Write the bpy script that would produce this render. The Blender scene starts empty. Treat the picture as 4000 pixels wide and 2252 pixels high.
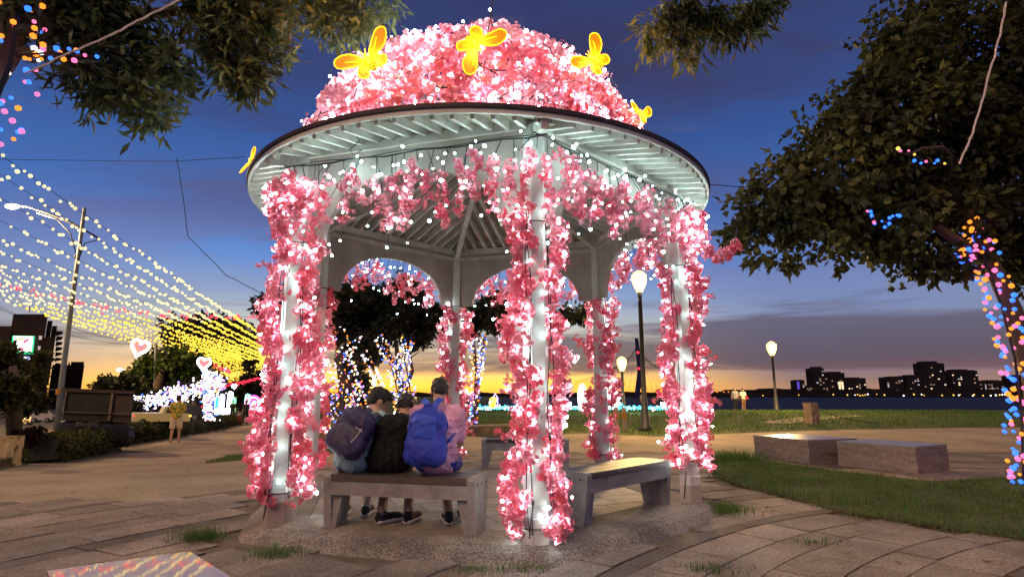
import bpy, math, random
import numpy as np
from mathutils import Vector, Matrix
random.seed(7); rng = np.random.default_rng(7)
PI = math.pi
S = bpy.context.scene
COL = S.collection
# ---------------------------------------------------------------- camera
CAMZ = 1.25
F = 2200.0
PITCH = math.atan(418 / F)
cam = bpy.data.cameras.new("camera"); camo = bpy.data.objects.new("camera", cam); COL.objects.link(camo)
cam.sensor_width = 36; cam.lens = 36 * F / 4000; cam.clip_start = .05; cam.clip_end = 6000
camo.location = (0, 0, CAMZ); camo.rotation_euler = (PI / 2 + PITCH, 0, 0)
S.camera = camo
S.view_settings.view_transform = 'Standard'; S.view_settings.look = 'None'
S.view_settings.exposure = .42; S.view_settings.gamma = 1
S.cycles.sample_clamp_indirect = 4; S.cycles.sample_clamp_direct = 0
S.cycles.max_bounces = 6; S.cycles.diffuse_bounces = 3; S.cycles.glossy_bounces = 3
S.cycles.transmission_bounces = 4; S.cycles.transparent_max_bounces = 6
S.cycles.caustics_reflective = False; S.cycles.caustics_refractive = False
# ---------------------------------------------------------------- world: dusk sky
W = bpy.data.worlds.new("World"); S.world = W; W.use_nodes = True
def nd(nt, t, **kw):
    n = nt.nodes.new(t)
    for k, v in kw.items():
        if k.startswith('i_'):
            key = k[2:]
            n.inputs[int(key) if key.isdigit() else key.replace('_', ' ')].default_value = v
        else: setattr(n, k, v)
    return n
def ramp(nt, pts, interp='LINEAR'):
    r = nt.nodes.new('ShaderNodeValToRGB'); r.color_ramp.interpolation = interp
    e = r.color_ramp.elements
    e[0].position = pts[0][0]; e[0].color = (*pts[0][1], 1)
    e[1].position = pts[1][0]; e[1].color = (*pts[1][1], 1)
    for p, c in pts[2:]:
        x = e.new(p); x.color = (*c, 1)
    return r
def g3(v): return (v, v, v)
def build_sky():
    nt = W.node_tree; nt.nodes.clear(); L = nt.links.new
    tc = nd(nt, 'ShaderNodeTexCoord'); sx = nd(nt, 'ShaderNodeSeparateXYZ'); L(tc.outputs['Generated'], sx.inputs[0])
    # glow side / away side of the sunset
    A = ramp(nt, [(0, (1.15, .42, .04)), (.018, (1.2, .60, .07)), (.05, (.78, .50, .22)), (.09, (.56, .47, .34)), (.125, (.36, .38, .38)),
                  (.165, (.20, .27, .41)), (.22, (.095, .19, .44)), (.30, (.045, .115, .33)), (.42, (.026, .065, .21)), (.56, (.024, .04, .13)), (.75, (.02, .024, .08)), (1, (.018, .02, .07))])
    B = ramp(nt, [(0, (.36, .18, .10)), (.025, (.22, .135, .12)), (.05, (.15, .12, .16)), (.10, (.16, .18, .27)), (.15, (.13, .18, .33)), (.22, (.075, .15, .37)),
                  (.31, (.04, .10, .30)), (.42, (.026, .06, .2)), (.56, (.024, .04, .13)), (.75, (.02, .024, .08)), (1, (.018, .02, .07))])
    L(sx.outputs[2], A.inputs[0]); L(sx.outputs[2], B.inputs[0])
    mp = nd(nt, 'ShaderNodeVectorMath', operation='MULTIPLY'); mp.inputs[1].default_value = (1, 1, 0); L(tc.outputs['Generated'], mp.inputs[0])
    nm = nd(nt, 'ShaderNodeVectorMath', operation='NORMALIZE'); L(mp.outputs[0], nm.inputs[0])
    az = math.radians(-11)
    dt = nd(nt, 'ShaderNodeVectorMath', operation='DOT_PRODUCT'); dt.inputs[1].default_value = (math.sin(az), math.cos(az), 0); L(nm.outputs[0], dt.inputs[0])
    mr = nd(nt, 'ShaderNodeMapRange', interpolation_type='SMOOTHSTEP'); mr.inputs[1].default_value = .78; mr.inputs[2].default_value = .985; L(dt.outputs['Value'], mr.inputs[0])
    mx = nd(nt, 'ShaderNodeMix', data_type='RGBA'); L(mr.outputs[0], mx.inputs[0]); L(B.outputs[0], mx.inputs[6]); L(A.outputs[0], mx.inputs[7])
    # clouds: plane projection of the direction
    zz = nd(nt, 'ShaderNodeMath', operation='ADD'); zz.inputs[1].default_value = .10; L(sx.outputs[2], zz.inputs[0])
    zm = nd(nt, 'ShaderNodeMath', operation='MAXIMUM'); zm.inputs[1].default_value = .04; L(zz.outputs[0], zm.inputs[0])
    dx = nd(nt, 'ShaderNodeMath', operation='DIVIDE'); L(sx.outputs[0], dx.inputs[0]); L(zm.outputs[0], dx.inputs[1])
    dy = nd(nt, 'ShaderNodeMath', operation='DIVIDE'); L(sx.outputs[1], dy.inputs[0]); L(zm.outputs[0], dy.inputs[1])
    cb = nd(nt, 'ShaderNodeCombineXYZ'); L(dx.outputs[0], cb.inputs[0]); L(dy.outputs[0], cb.inputs[1])
    m1 = nd(nt, 'ShaderNodeMapping'); m1.inputs['Scale'].default_value = (.62, 1.5, 1); m1.inputs['Location'].default_value = (3.3, 1.2, 0); m1.inputs['Rotation'].default_value = (0, 0, -.12)
    L(cb.outputs[0], m1.inputs[0])
    n1 = nd(nt, 'ShaderNodeTexNoise'); n1.inputs['Scale'].default_value = 1.0; n1.inputs['Detail'].default_value = 7; n1.inputs['Roughness'].default_value = .55; n1.inputs['Distortion'].default_value = .35
    L(m1.outputs[0], n1.inputs[0])
    # thin streaks close to the horizon, in azimuth / elevation
    at = nd(nt, 'ShaderNodeMath', operation='ARCTAN2'); L(sx.outputs[0], at.inputs[0]); L(sx.outputs[1], at.inputs[1])
    ca = nd(nt, 'ShaderNodeCombineXYZ'); L(at.outputs[0], ca.inputs[0]); L(sx.outputs[2], ca.inputs[1])
    m2 = nd(nt, 'ShaderNodeMapping'); m2.inputs['Scale'].default_value = (2.2, 26, 1); m2.inputs['Location'].default_value = (.4, .3, 0); m2.inputs['Rotation'].default_value = (0, 0, .0); L(ca.outputs[0], m2.inputs[0])
    n2 = nd(nt, 'ShaderNodeTexNoise'); n2.inputs['Scale'].default_value = 1.0; n2.inputs['Detail'].default_value = 6; n2.inputs['Roughness'].default_value = .6; n2.inputs['Distortion'].default_value = .5
    L(m2.outputs[0], n2.inputs[0])
    # bank of cloud at 2..7 degrees, thicker away from the glow
    el = ramp(nt, [(0, g3(.0)), (.028, g3(.0)), (.045, g3(1)), (.085, g3(.95)), (.125, g3(.38)), (.2, g3(.0))]); L(sx.outputs[2], el.inputs[0])
    wz = ramp(nt, [(0, g3(1)), (.75, g3(.95)), (.9, g3(.5)), (1, g3(.32))])
    az2 = math.radians(-36)
    d2 = nd(nt, 'ShaderNodeVectorMath', operation='DOT_PRODUCT'); d2.inputs[1].default_value = (math.sin(az2), math.cos(az2), 0); L(nm.outputs[0], d2.inputs[0])
    L(d2.outputs['Value'], wz.inputs[0])
    w = nd(nt, 'ShaderNodeMath', operation='MULTIPLY'); L(el.outputs[0], w.inputs[0]); L(wz.outputs[0], w.inputs[1])
    th = nd(nt, 'ShaderNodeMath', operation='MULTIPLY_ADD'); th.inputs[1].default_value = .42; L(w.outputs[0], th.inputs[0]); L(n2.outputs[0], th.inputs[2])
    c2 = ramp(nt, [(.61, g3(0)), (.80, g3(.85))]); L(th.outputs[0], c2.inputs[0])
    lowc = ramp(nt, [(0, (.30, .10, .05)), (.03, (.13, .065, .07)), (.06, (.075, .055, .075)), (.15, (.08, .075, .12))]); L(sx.outputs[2], lowc.inputs[0])
    mx2 = nd(nt, 'ShaderNodeMix', data_type='RGBA'); L(c2.outputs[0], mx2.inputs[0]); L(mx.outputs[2], mx2.inputs[6]); L(lowc.outputs[0], mx2.inputs[7])
    # high violet cloud sheet
    c1 = ramp(nt, [(.40, g3(0)), (.56, g3(.9))]); L(n1.outputs[0], c1.inputs[0])
    hi = ramp(nt, [(.10, g3(0)), (.20, g3(.28)), (.36, g3(.9)), (1, g3(1))]); L(sx.outputs[2], hi.inputs[0])
    w1 = nd(nt, 'ShaderNodeMath', operation='MULTIPLY'); L(c1.outputs[0], w1.inputs[0]); L(hi.outputs[0], w1.inputs[1])
    hc = ramp(nt, [(.1, (.26, .19, .27)), (.28, (.085, .075, .16)), (.45, (.034, .032, .082)), (.7, (.022, .022, .055))]); L(sx.outputs[2], hc.inputs[0])
    mx3 = nd(nt, 'ShaderNodeMix', data_type='RGBA'); L(w1.outputs[0], mx3.inputs[0]); L(mx2.outputs[2], mx3.inputs[6]); L(hc.outputs[0], mx3.inputs[7])
    bel = ramp(nt, [(.49, g3(0)), (.5, g3(1))]);  # below the horizon: dark
    hz = nd(nt, 'ShaderNodeMath', operation='MULTIPLY_ADD'); hz.inputs[1].default_value = .5; hz.inputs[2].default_value = .5; L(sx.outputs[2], hz.inputs[0]); L(hz.outputs[0], bel.inputs[0])
    mx4 = nd(nt, 'ShaderNodeMix', data_type='RGBA'); mx4.inputs[6].default_value = (.02, .02, .03, 1); L(bel.outputs[0], mx4.inputs[0]); L(mx3.outputs[2], mx4.inputs[7])
    bg = nd(nt, 'ShaderNodeBackground'); bg.inputs[1].default_value = 1.12; L(mx4.outputs[2], bg.inputs[0])
    out = nd(nt, 'ShaderNodeOutputWorld'); L(bg.outputs[0], out.inputs[0])
build_sky()
sun = bpy.data.lights.new("sun", 'SUN'); sun.energy = 1.35; sun.angle = math.radians(35); sun.color = (1, .61, .32)  # added warm fill, stands in for street lamp light on the plaza
warm_fill_ob = bpy.data.objects.new("sun", sun); COL.objects.link(warm_fill_ob); warm_fill_ob.rotation_euler = (math.radians(48), 0, math.radians(-32))

# ---------------------------------------------------------------- helpers
def px(x, y, Y):
    """world point seen at photo pixel (x, y) at distance Y"""
    X = (x - 2000) / F; V = (1126 - y) / F
    fw = math.cos(PITCH) - V * math.sin(PITCH); up = math.sin(PITCH) + V * math.cos(PITCH)
    return Vector((X * Y / fw, Y, CAMZ + up * Y / fw))
def ss(t): t = max(0., min(1., t)); return t * t * (3 - 2 * t)
def terr(x, y):
    z = -.62 * ss((y - 6) / 15) * ss((-x - 2.2) / 6)
    z += .22 * ss((y - 14) / 22) * ss((x + 6) / 8)
    z -= 3.6 * ss((y - 42) / 8) * ss((x + 14) / 10)
    return z
def gp(x, y, z=None):
    """photo pixel -> point on the ground (or plane z)"""
    X = (x - 2000) / F; V = (1126 - y) / F
    fw = math.cos(PITCH) - V * math.sin(PITCH); up = math.sin(PITCH) + V * math.cos(PITCH)
    zz = 0 if z is None else z
    if z is not None: t = (CAMZ - z) / max(-up, 1e-3); return Vector((X * t, fw * t, z))
    t = 1.5
    while t < 400:          # march along the ray to the first ground hit
        if CAMZ + up * t <= terr(X * t, fw * t): break
        t *= 1.004
    return Vector((X * t, fw * t, terr(X * t, fw * t)))
def tag(o, label=None, cat=None, group=None, kind=None):
    if label: o['label'] = label
    if cat: o['category'] = cat
    if group: o['group'] = group
    if kind: o['kind'] = kind
    return o
def thing(name, label, cat, loc=(0, 0, 0), group=None):
    o = bpy.data.objects.new(name, None); COL.objects.link(o); o.location = loc; o.empty_display_size = .1
    return tag(o, label, cat, group)
def wloc(o):
    v = Vector((0, 0, 0))
    while o is not None: v += o.location; o = o.parent
    return v
def link(name, me, parent=None, loc=None):
    o = bpy.data.objects.new(name, me); COL.objects.link(o)
    if parent is not None: o.parent = parent
    if loc is not None: o.location = Vector(loc) - (wloc(parent) if parent else Vector((0, 0, 0)))
    return o
class MB:
    def __init__(s): s.v = []; s.f = []; s.m = []; s.mi = 0
    def add(s, vs, fs):
        n = len(s.v); s.v += [tuple(v) for v in vs]
        for f in fs: s.f.append(tuple(i + n for i in f)); s.m.append(s.mi)
    def box(s, c, size, M=None, taper=1.0):
        hx, hy, hz = size[0] / 2, size[1] / 2, size[2] / 2; vs = []
        for z in (-hz, hz):
            k = taper if z > 0 else 1
            for x, y in ((-hx, -hy), (hx, -hy), (hx, hy), (-hx, hy)): vs.append(Vector((x * k, y * k, z)))
        if M is not None: vs = [M @ v for v in vs]
        c = Vector(c); s.add([v + c for v in vs], [(3, 2, 1, 0), (4, 5, 6, 7), (0, 1, 5, 4), (1, 2, 6, 5), (2, 3, 7, 6), (3, 0, 4, 7)])
    def beam(s, a, b, w, h, up=(0, 0, 1)):
        a = Vector(a); b = Vector(b); d = (b - a); l = d.length; d.normalize()
        r = d.cross(Vector(up))
        if r.length < 1e-4: r = Vector((1, 0, 0))
        r.normalize(); u = r.cross(d); vs = []
        for p in (a, b):
            for i, j in ((-1, -1), (1, -1), (1, 1), (-1, 1)): vs.append(p + r * w / 2 * i + u * h / 2 * j)
        s.add(vs, [(3, 2, 1, 0), (4, 5, 6, 7), (0, 1, 5, 4), (1, 2, 6, 5), (2, 3, 7, 6), (3, 0, 4, 7)])
    def tube(s, pts, r, n=5, cap=True):
        pts = [Vector(p) for p in pts]; k = len(pts)
        rs = r if isinstance(r, (list, tuple)) else [r] * k
        vs = []; ref = None
        for i, p in enumerate(pts):
            d = (pts[min(i + 1, k - 1)] - pts[max(i - 1, 0)])
            if d.length < 1e-9: d = Vector((0, 0, 1))
            d.normalize()
            if ref is None: ref = Vector((1, 0, 0)) if abs(d.x) < .8 else Vector((0, 1, 0))
            a = (ref - d * ref.dot(d)); a.normalize(); ref = a; b = d.cross(a)
            for j in range(n):
                t = 2 * PI * j / n; vs.append(p + (a * math.cos(t) + b * math.sin(t)) * rs[i])
        fs = []
        for i in range(k - 1):
            for j in range(n):
                j2 = (j + 1) % n; fs.append((i * n + j, i * n + j2, (i + 1) * n + j2, (i + 1) * n + j))
        if cap: fs.append(tuple(range(n))[::-1]); fs.append(tuple((k - 1) * n + j for j in range(n)))
        s.add(vs, fs)
    def lathe(s, prof, c=(0, 0, 0), n=12, M=None):
        vs = []; c = Vector(c); k = len(prof)
        for r, z in prof:
            for j in range(n):
                t = 2 * PI * j / n; v = Vector((r * math.cos(t), r * math.sin(t), z))
                if M is not None: v = M @ v
                vs.append(v + c)
        fs = []
        for i in range(k - 1):
            for j in range(n):
                j2 = (j + 1) % n; fs.append((i * n + j, i * n + j2, (i + 1) * n + j2, (i + 1) * n + j))
        fs.append(tuple(range(n))[::-1]); fs.append(tuple((k - 1) * n + j for j in range(n)))
        s.add(vs, fs)
    def prism(s, poly, a, b):
        """poly: list of 3D points, extruded from +a to +b (vectors)"""
        n = len(poly); a = Vector(a); b = Vector(b)
        vs = [Vector(p) + a for p in poly] + [Vector(p) + b for p in poly]
        fs = [tuple(range(n))[::-1], tuple(range(n, 2 * n))] + [(i, (i + 1) % n, n + (i + 1) % n, n + i) for i in range(n)]
        s.add(vs, fs)
    def ball(s, c, r, k=0):
        V, Fc = ICO[k]; c = Vector(c)
        if not isinstance(r, (tuple, list, Vector)): r = (r, r, r)
        s.add([(c.x + v[0] * r[0], c.y + v[1] * r[1], c.z + v[2] * r[2]) for v in V], Fc)
    def build(s, name, mat, parent=None, smooth=False, loc=None):
        me = bpy.data.meshes.new(name)
        o = bpy.data.objects.new(name, me); COL.objects.link(o)
        off = Vector((0, 0, 0))
        if parent is not None: o.parent = parent; off = wloc(parent)
        if loc is not None: o.location = Vector(loc) - off; off = Vector(loc)
        me.from_pydata([(v[0] - off.x, v[1] - off.y, v[2] - off.z) for v in s.v], [], s.f)
        for m in (mat if isinstance(mat, (list, tuple)) else [mat]): me.materials.append(m)
        if s.m and max(s.m) > 0: me.polygons.foreach_set('material_index', s.m)
        if smooth: me.polygons.foreach_set('use_smooth', [True] * len(s.f))
        me.update(); return o
def _ico():
    import bmesh
    out = []
    for k in (1, 2, 3):
        bm = bmesh.new(); bmesh.ops.create_icosphere(bm, subdivisions=k, radius=1)
        bm.verts.ensure_lookup_table(); out.append(([tuple(v.co) for v in bm.verts], [tuple(v.index for v in f.verts) for f in bm.faces])); bm.free()
    return out
ICO = _ico()
def npmesh(name, V, Fq, mat, parent=None, smooth=False, mi=None, loc=None):
    """V (n,3) array, Fq (m,k) int array"""
    me = bpy.data.meshes.new(name); V = np.asarray(V, dtype=np.float32); Fq = np.asarray(Fq, dtype=np.int32)
    o = bpy.data.objects.new(name, me); COL.objects.link(o)
    off = Vector((0, 0, 0))
    if parent is not None: o.parent = parent; off = wloc(parent)
    if loc is not None: o.location = Vector(loc) - off; off = Vector(loc)
    V = V - np.array(off[:], dtype=np.float32)
    me.vertices.add(len(V)); me.vertices.foreach_set('co', V.ravel())
    k = Fq.shape[1]; me.loops.add(Fq.size); me.loops.foreach_set('vertex_index', Fq.ravel())
    me.polygons.add(len(Fq)); me.polygons.foreach_set('loop_start', np.arange(0, Fq.size, k, dtype=np.int32))
    for m in (mat if isinstance(mat, (list, tuple)) else [mat]): me.materials.append(m)
    if mi is not None: me.polygons.foreach_set('material_index', np.asarray(mi, dtype=np.int32))
    if smooth: me.polygons.foreach_set('use_smooth', np.ones(len(Fq), dtype=bool))
    me.update(calc_edges=True); return o
def balls(name, pts, r, mat, parent, mi=None, k=0):
    """many small bulbs joined in one mesh"""
    V0 = np.array(ICO[k][0]); F0 = np.array(ICO[k][1]); P = np.array([tuple(p) for p in pts]); n = len(P)
    R = np.asarray(r if hasattr(r, '__len__') else [r] * n).reshape(n, 1, 1)
    V = (P[:, None, :] + V0[None] * R).reshape(-1, 3)
    Fa = (F0[None] + (np.arange(n) * len(V0))[:, None, None]).reshape(-1, 3)
    o = npmesh(name, V, Fa, mat, parent, mi=None if mi is None else np.repeat(mi, len(F0)))
    return tag(o, kind='stuff')
# ---------------------------------------------------------------- materials
def mat(name, c1, c2=None, rough=.8, scale=5., bump=0., metal=0., spec=.5, detail=4, var=0., coords='Object', contrast=(.35, .65), trans=0., rnd=None, bscale=None, stretch=None):
    m = bpy.data.materials.new(name); m.use_nodes = True; nt = m.node_tree; L = nt.links.new
    b = nt.nodes['Principled BSDF']; b.inputs['Roughness'].default_value = rough; b.inputs['Metallic'].default_value = metal
    b.inputs['Specular IOR Level'].default_value = spec
    c2 = c2 or tuple(x * .75 for x in c1)
    tc = nd(nt, 'ShaderNodeTexCoord'); src = tc.outputs[coords]
    if stretch:
        mp = nd(nt, 'ShaderNodeMapping'); mp.inputs['Scale'].default_value = stretch; L(src, mp.inputs[0]); src = mp.outputs[0]
    n = nd(nt, 'ShaderNodeTexNoise'); n.inputs['Scale'].default_value = scale; n.inputs['Detail'].default_value = detail; n.inputs['Roughness'].default_value = .6
    L(src, n.inputs[0])
    r = ramp(nt, [(contrast[0], c1), (contrast[1], c2)]); L(n.outputs[0], r.inputs[0]); col = r.outputs[0]
    if rnd:
        oi = nd(nt, 'ShaderNodeObjectInfo'); r2 = ramp(nt, rnd); L(oi.outputs['Random'], r2.inputs[0])
        mx = nd(nt, 'ShaderNodeMix', data_type='RGBA', blend_type='MULTIPLY'); mx.inputs[0].default_value = 1; L(col, mx.inputs[6]); L(r2.outputs[0], mx.inputs[7]); col = mx.outputs[2]
    L(col, b.inputs['Base Color'])
    if bump:
        n2 = nd(nt, 'ShaderNodeTexNoise'); n2.inputs['Scale'].default_value = bscale or scale * 6; n2.inputs['Detail'].default_value = 5; L(src, n2.inputs[0])
        bp = nd(nt, 'ShaderNodeBump'); bp.inputs['Strength'].default_value = bump; bp.inputs['Distance'].default_value = .02; L(n2.outputs[0], bp.inputs['Height']); L(bp.outputs[0], b.inputs['Normal'])
    if trans:
        t = nd(nt, 'ShaderNodeBsdfTranslucent'); L(col, t.inputs[0]); ms = nd(nt, 'ShaderNodeMixShader'); ms.inputs[0].default_value = trans
        L(b.outputs[0], ms.inputs[1]); L(t.outputs[0], ms.inputs[2]); L(ms.outputs[0], nt.nodes['Material Output'].inputs[0])
    return m
def emit(name, c, s, sample=False):
    m = bpy.data.materials.new(name); m.use_nodes = True; nt = m.node_tree; b = nt.nodes['Principled BSDF']
    b.inputs['Base Color'].default_value = (*[min(1, x) * .5 for x in c], 1); b.inputs['Emission Color'].default_value = (*c, 1); b.inputs['Emission Strength'].default_value = s
    m.cycles.emission_sampling = 'AUTO' if sample else 'NONE'
    return m
def point(name, loc, energy, color, parent, r=.1):
    l = bpy.data.lights.new(name, 'POINT'); l.energy = energy; l.color = color; l.shadow_soft_size = r
    o = bpy.data.objects.new(name, l); COL.objects.link(o); o.parent = parent; o.location = Vector(loc) - wloc(parent); return o
MT = {}
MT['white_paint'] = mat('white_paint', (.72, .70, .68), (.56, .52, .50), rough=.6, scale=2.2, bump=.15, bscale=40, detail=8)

def dirty(m, lo=.55, scale=.9, seed=0., p0=.40, p1=.62):
    nt = m.node_tree; b = nt.nodes['Principled BSDF']; L = nt.links.new; src = b.inputs['Base Color'].links[0].from_socket
    tc = nd(nt, 'ShaderNodeTexCoord'); n = nd(nt, 'ShaderNodeTexNoise'); n.inputs['Scale'].default_value = scale; n.inputs['Detail'].default_value = 9; n.inputs['Roughness'].default_value = .65
    mp = nd(nt, 'ShaderNodeMapping'); mp.inputs['Location'].default_value = (seed, seed, 0); L(tc.outputs['Object'], mp.inputs[0]); L(mp.outputs[0], n.inputs[0])
    r = ramp(nt, [(p0, g3(lo)), (p1, g3(1.08))]); L(n.outputs[0], r.inputs[0]); mx = nd(nt, 'ShaderNodeMix', data_type='RGBA', blend_type='MULTIPLY'); mx.inputs[0].default_value = 1
    L(src, mx.inputs[6]); L(r.outputs[0], mx.inputs[7]); L(mx.outputs[2], b.inputs['Base Color']); return m
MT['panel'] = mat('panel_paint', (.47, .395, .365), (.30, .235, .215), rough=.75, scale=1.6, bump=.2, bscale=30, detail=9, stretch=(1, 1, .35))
MT['board'] = mat('ceiling_board', (.40, .34, .25), (.30, .25, .18), rough=.8, scale=3, stretch=(1, 6, 1), bump=.1)
MT['joist'] = mat('joist_paint', (.70, .64, .60), (.48, .43, .39), rough=.7, scale=4, bump=.15)
MT['dark_edge'] = mat('roof_edge', (.06, .035, .045), (.03, .02, .025), rough=.6)
MT['roof'] = mat('roof_metal', (.12, .08, .08), (.06, .04, .045), rough=.6)
MT['black'] = mat('black_cable', (.015, .015, .017), rough=.5)
MT['cable_white'] = mat('white_cable', (.6, .5, .5), rough=.6)
MT['aggregate'] = mat('aggregate', (.36, .31, .27), (.14, .12, .11), rough=.85, scale=55, bump=.6, bscale=70, contrast=(.42, .6), detail=3)
def petal(name, c1, c2):
    m = bpy.data.materials.new(name); m.use_nodes = True; nt = m.node_tree; L = nt.links.new
    b = nt.nodes['Principled BSDF']; b.inputs['Roughness'].default_value = .6; b.inputs['Specular IOR Level'].default_value = .25
    oi = nd(nt, 'ShaderNodeObjectInfo'); gm = nd(nt, 'ShaderNodeNewGeometry')
    r = ramp(nt, [(0, c1), (1, c2)])
    a = nd(nt, 'ShaderNodeMath', operation='MULTIPLY_ADD'); a.inputs[1].default_value = .35; L(gm.outputs['Random Per Island'], a.inputs[0])
    a2 = nd(nt, 'ShaderNodeMath', operation='MULTIPLY'); a2.inputs[1].default_value = .65; L(oi.outputs['Random'], a2.inputs[0]); L(a2.outputs[0], a.inputs[2])
    L(a.outputs[0], r.inputs[0]); L(r.outputs[0], b.inputs['Base Color'])
    t = nd(nt, 'ShaderNodeBsdfTranslucent'); L(r.outputs[0], t.inputs[0]); ms = nd(nt, 'ShaderNodeMixShader'); ms.inputs[0].default_value = .6
    L(b.outputs[0], ms.inputs[1]); L(t.outputs[0], ms.inputs[2]); L(ms.outputs[0], nt.nodes['Material Output'].inputs[0])
    return m
MT['petal'] = petal('blossom_petal', (.99, .16, .28), (.99, .56, .66))
MT['bulb'] = emit('cool_bulb', (.78, 1, .98), 85, True); MT['bulb_v'] = emit('fringe_bulb', (.62, 1, .95), 60, True); MT['bulb_f'] = emit('post_bulb', (.62, 1, .95), 20, True)
MT['bulb_dome'] = emit('dome_bulb', (.92, 1, 1), 100, True)
# ================================================================ GAZEBO
PZ = .13
O = Vector((-.38, 7.07, 0)); R = 2.41; ROT = .241
ZN = 2.72; ZB = 3.64; ZE = 3.53; RE = 2.80; ZA = 4.35
AP = R * math.cos(PI / 6)
def colpos(k, r=R): a = ROT + k * PI / 3; return Vector((O.x + r * math.sin(a), O.y - r * math.cos(a), 0))
def outw(k): a = ROT + k * PI / 3; return Vector((math.sin(a), -math.cos(a), 0))
def hexr(th, rad):   # radius of a hexagon (corner radius rad) in direction th measured from corner 0
    t = (th % (PI / 3)) - PI / 6
    return rad * math.cos(PI / 6) / math.cos(t)
gz = thing('gazebo', 'white six-sided gazebo with arched panels under a wide round eave', 'gazebo', (O.x, O.y, 0))
# platform: sloping skirt of exposed aggregate
mb = MB(); N = 96; rings = []
def outline(rb, rc, z):
    vs = []
    for i in range(N):
        th = 2 * PI * i / N; rr = hexr(th, rb); rr = 1 / ((1 / rr) ** 10 + (1 / rc) ** 10) ** .1
        a = ROT + th; vs.append(Vector((O.x + rr * math.sin(a), O.y - rr * math.cos(a), z)))
    return vs
RIN = 2.12
prof = [(3.02, 3.02, -.05), (2.93, 2.93, .012), (2.82, 2.82, .085), (2.70, 2.70, PZ - .008), (2.55, 2.62, PZ), (RIN, 3.0, PZ), (RIN, 3.0, PZ - .04)]
allv = []; fs = []
for i, (rb, rc, z) in enumerate(prof): allv += outline(rb, rc, z)
for i in range(len(prof) - 1):
    for j in range(N): j2 = (j + 1) % N; fs.append((i * N + j, i * N + j2, (i + 1) * N + j2, (i + 1) * N + j))
fs.append(tuple((len(prof) - 1) * N + j for j in range(N))); mb.add(allv, fs)
mb.build('platform', MT['aggregate'], gz, smooth=False)
def clip(poly, n, d):
    out = []
    for i in range(len(poly)):
        a, b = poly[i], poly[(i + 1) % len(poly)]
        da = a[0] * n[0] + a[1] * n[1] - d; db = b[0] * n[0] + b[1] * n[1] - d
        if da <= 0: out.append(a)
        if (da < 0 < db) or (db < 0 < da): t = da / (da - db); out.append((a[0] + (b[0] - a[0]) * t, a[1] + (b[1] - a[1]) * t))
    return out
MT['tile'] = mat('floor_tile', (.40, .35, .31), (.27, .23, .21), rough=.7, scale=7, bump=.25, bscale=60, detail=8, rnd=[(0, g3(.72)), (1, g3(1.1))])
ct, st = math.cos(.42), math.sin(.42); T = .44
for i in range(-6, 7):
    for j in range(-6, 7):
        x0, y0 = i * T + (.22 if j % 2 else 0), j * T
        q = [(x0 + .006, y0 + .006), (x0 + T - .006, y0 + .006), (x0 + T - .006, y0 + T - .006), (x0 + .006, y0 + T - .006)]
        q = [(ct * a - st * b, st * a + ct * b) for a, b in q]
        for k in range(6):
            a = ROT + (k + .5) * PI / 3; q = clip(q, (math.sin(a), -math.cos(a)), (RIN - .01) * math.cos(PI / 6))
            if len(q) < 3: break
        if len(q) < 3: continue
        z = PZ - .006 + random.uniform(-.002, .002); mb = MB(); mb.prism([(a + O.x, b + O.y, z - .03) for a, b in q], (0, 0, 0), (0, 0, .03)); mb.build('floor_tile', MT['tile'], gz)
# columns
for k in range(6):
    p = colpos(k); a = ROT + k * PI / 3
    def colring(hw, z): return [(p.x + hw * 1.18 * math.sin(a + PI / 6 + j * PI / 3), p.y - hw * 1.18 * math.cos(a + PI / 6 + j * PI / 3), z) for j in range(6)]
    mb = MB(); rr = [(.105, PZ - .02), (.105, .40), (.096, .41), (.086, ZB - .02)]
    vs = []
    for hw, z in rr: vs += colring(hw, z)
    fs = [(i * 6 + j, i * 6 + (j + 1) % 6, (i + 1) * 6 + (j + 1) % 6, (i + 1) * 6 + j) for i in range(3) for j in range(6)]
    mb.add(vs, fs); c = mb.build('column', MT['white_paint'], gz)
    mb = MB(); mb.lathe([(.13, PZ - .01), (.13, .31), (.122, .315)], (p.x, p.y, 0), 6, Matrix.Rotation(a, 3, 'Z')); mb.build('footing', MT['panel'], c)
# arch panels
HL = R / 2 - .085
for k in range(6):
    c0, c1 = colpos(k), colpos(k + 1); m = (c0 + c1) / 2; t = (c1 - c0).normalized(); nrm = outw(k + .5)
    a_w = .90; rise = .62; top = ZB - .04
    pts = [(-HL, ZN), (-a_w - .001, ZN)]
    for i in range(0, 25): th = PI - PI * i / 24; pts.append((a_w * math.cos(th), ZN + rise * math.sin(th) ** .92))
    pts += [(a_w + .001, ZN), (HL, ZN)]
    # quads between lower outline and top
    mb = MB(); vs = []
    for s_ in (-.03, .03):
        for u, z in pts: vs.append(m + t * u + nrm * s_ + Vector((0, 0, z)))
        for u, z in pts: vs.append(m + t * u + nrm * s_ + Vector((0, 0, top)))
    n = len(pts); fs = []
    for i in range(n - 1):
        fs.append((i, i + 1, n + i + 1, n + i)); fs.append((2 * n + i + 1, 2 * n + i, 3 * n + i, 3 * n + i + 1))
        fs.append((i + 1, i, 2 * n + i, 2 * n + i + 1)); fs.append((n + i, n + i + 1, 3 * n + i + 1, 3 * n + i))
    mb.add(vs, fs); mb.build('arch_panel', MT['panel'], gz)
    mb = MB(); mb.beam(m - t * (R / 2 + .02) + Vector((0, 0, ZB)), m + t * (R / 2 + .02) + Vector((0, 0, ZB)), .13, .085); mb.build('ring_beam', MT['joist'], gz)
    mb = MB(); mb.beam(m - t * (R / 2 - .1) - nrm * .05 + Vector((0, 0, ZB - .12)), m + t * (R / 2 - .1) - nrm * .05 + Vector((0, 0, ZB - .12)), .03, .05); mb.build('moulding', MT['joist'], gz)
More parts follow.
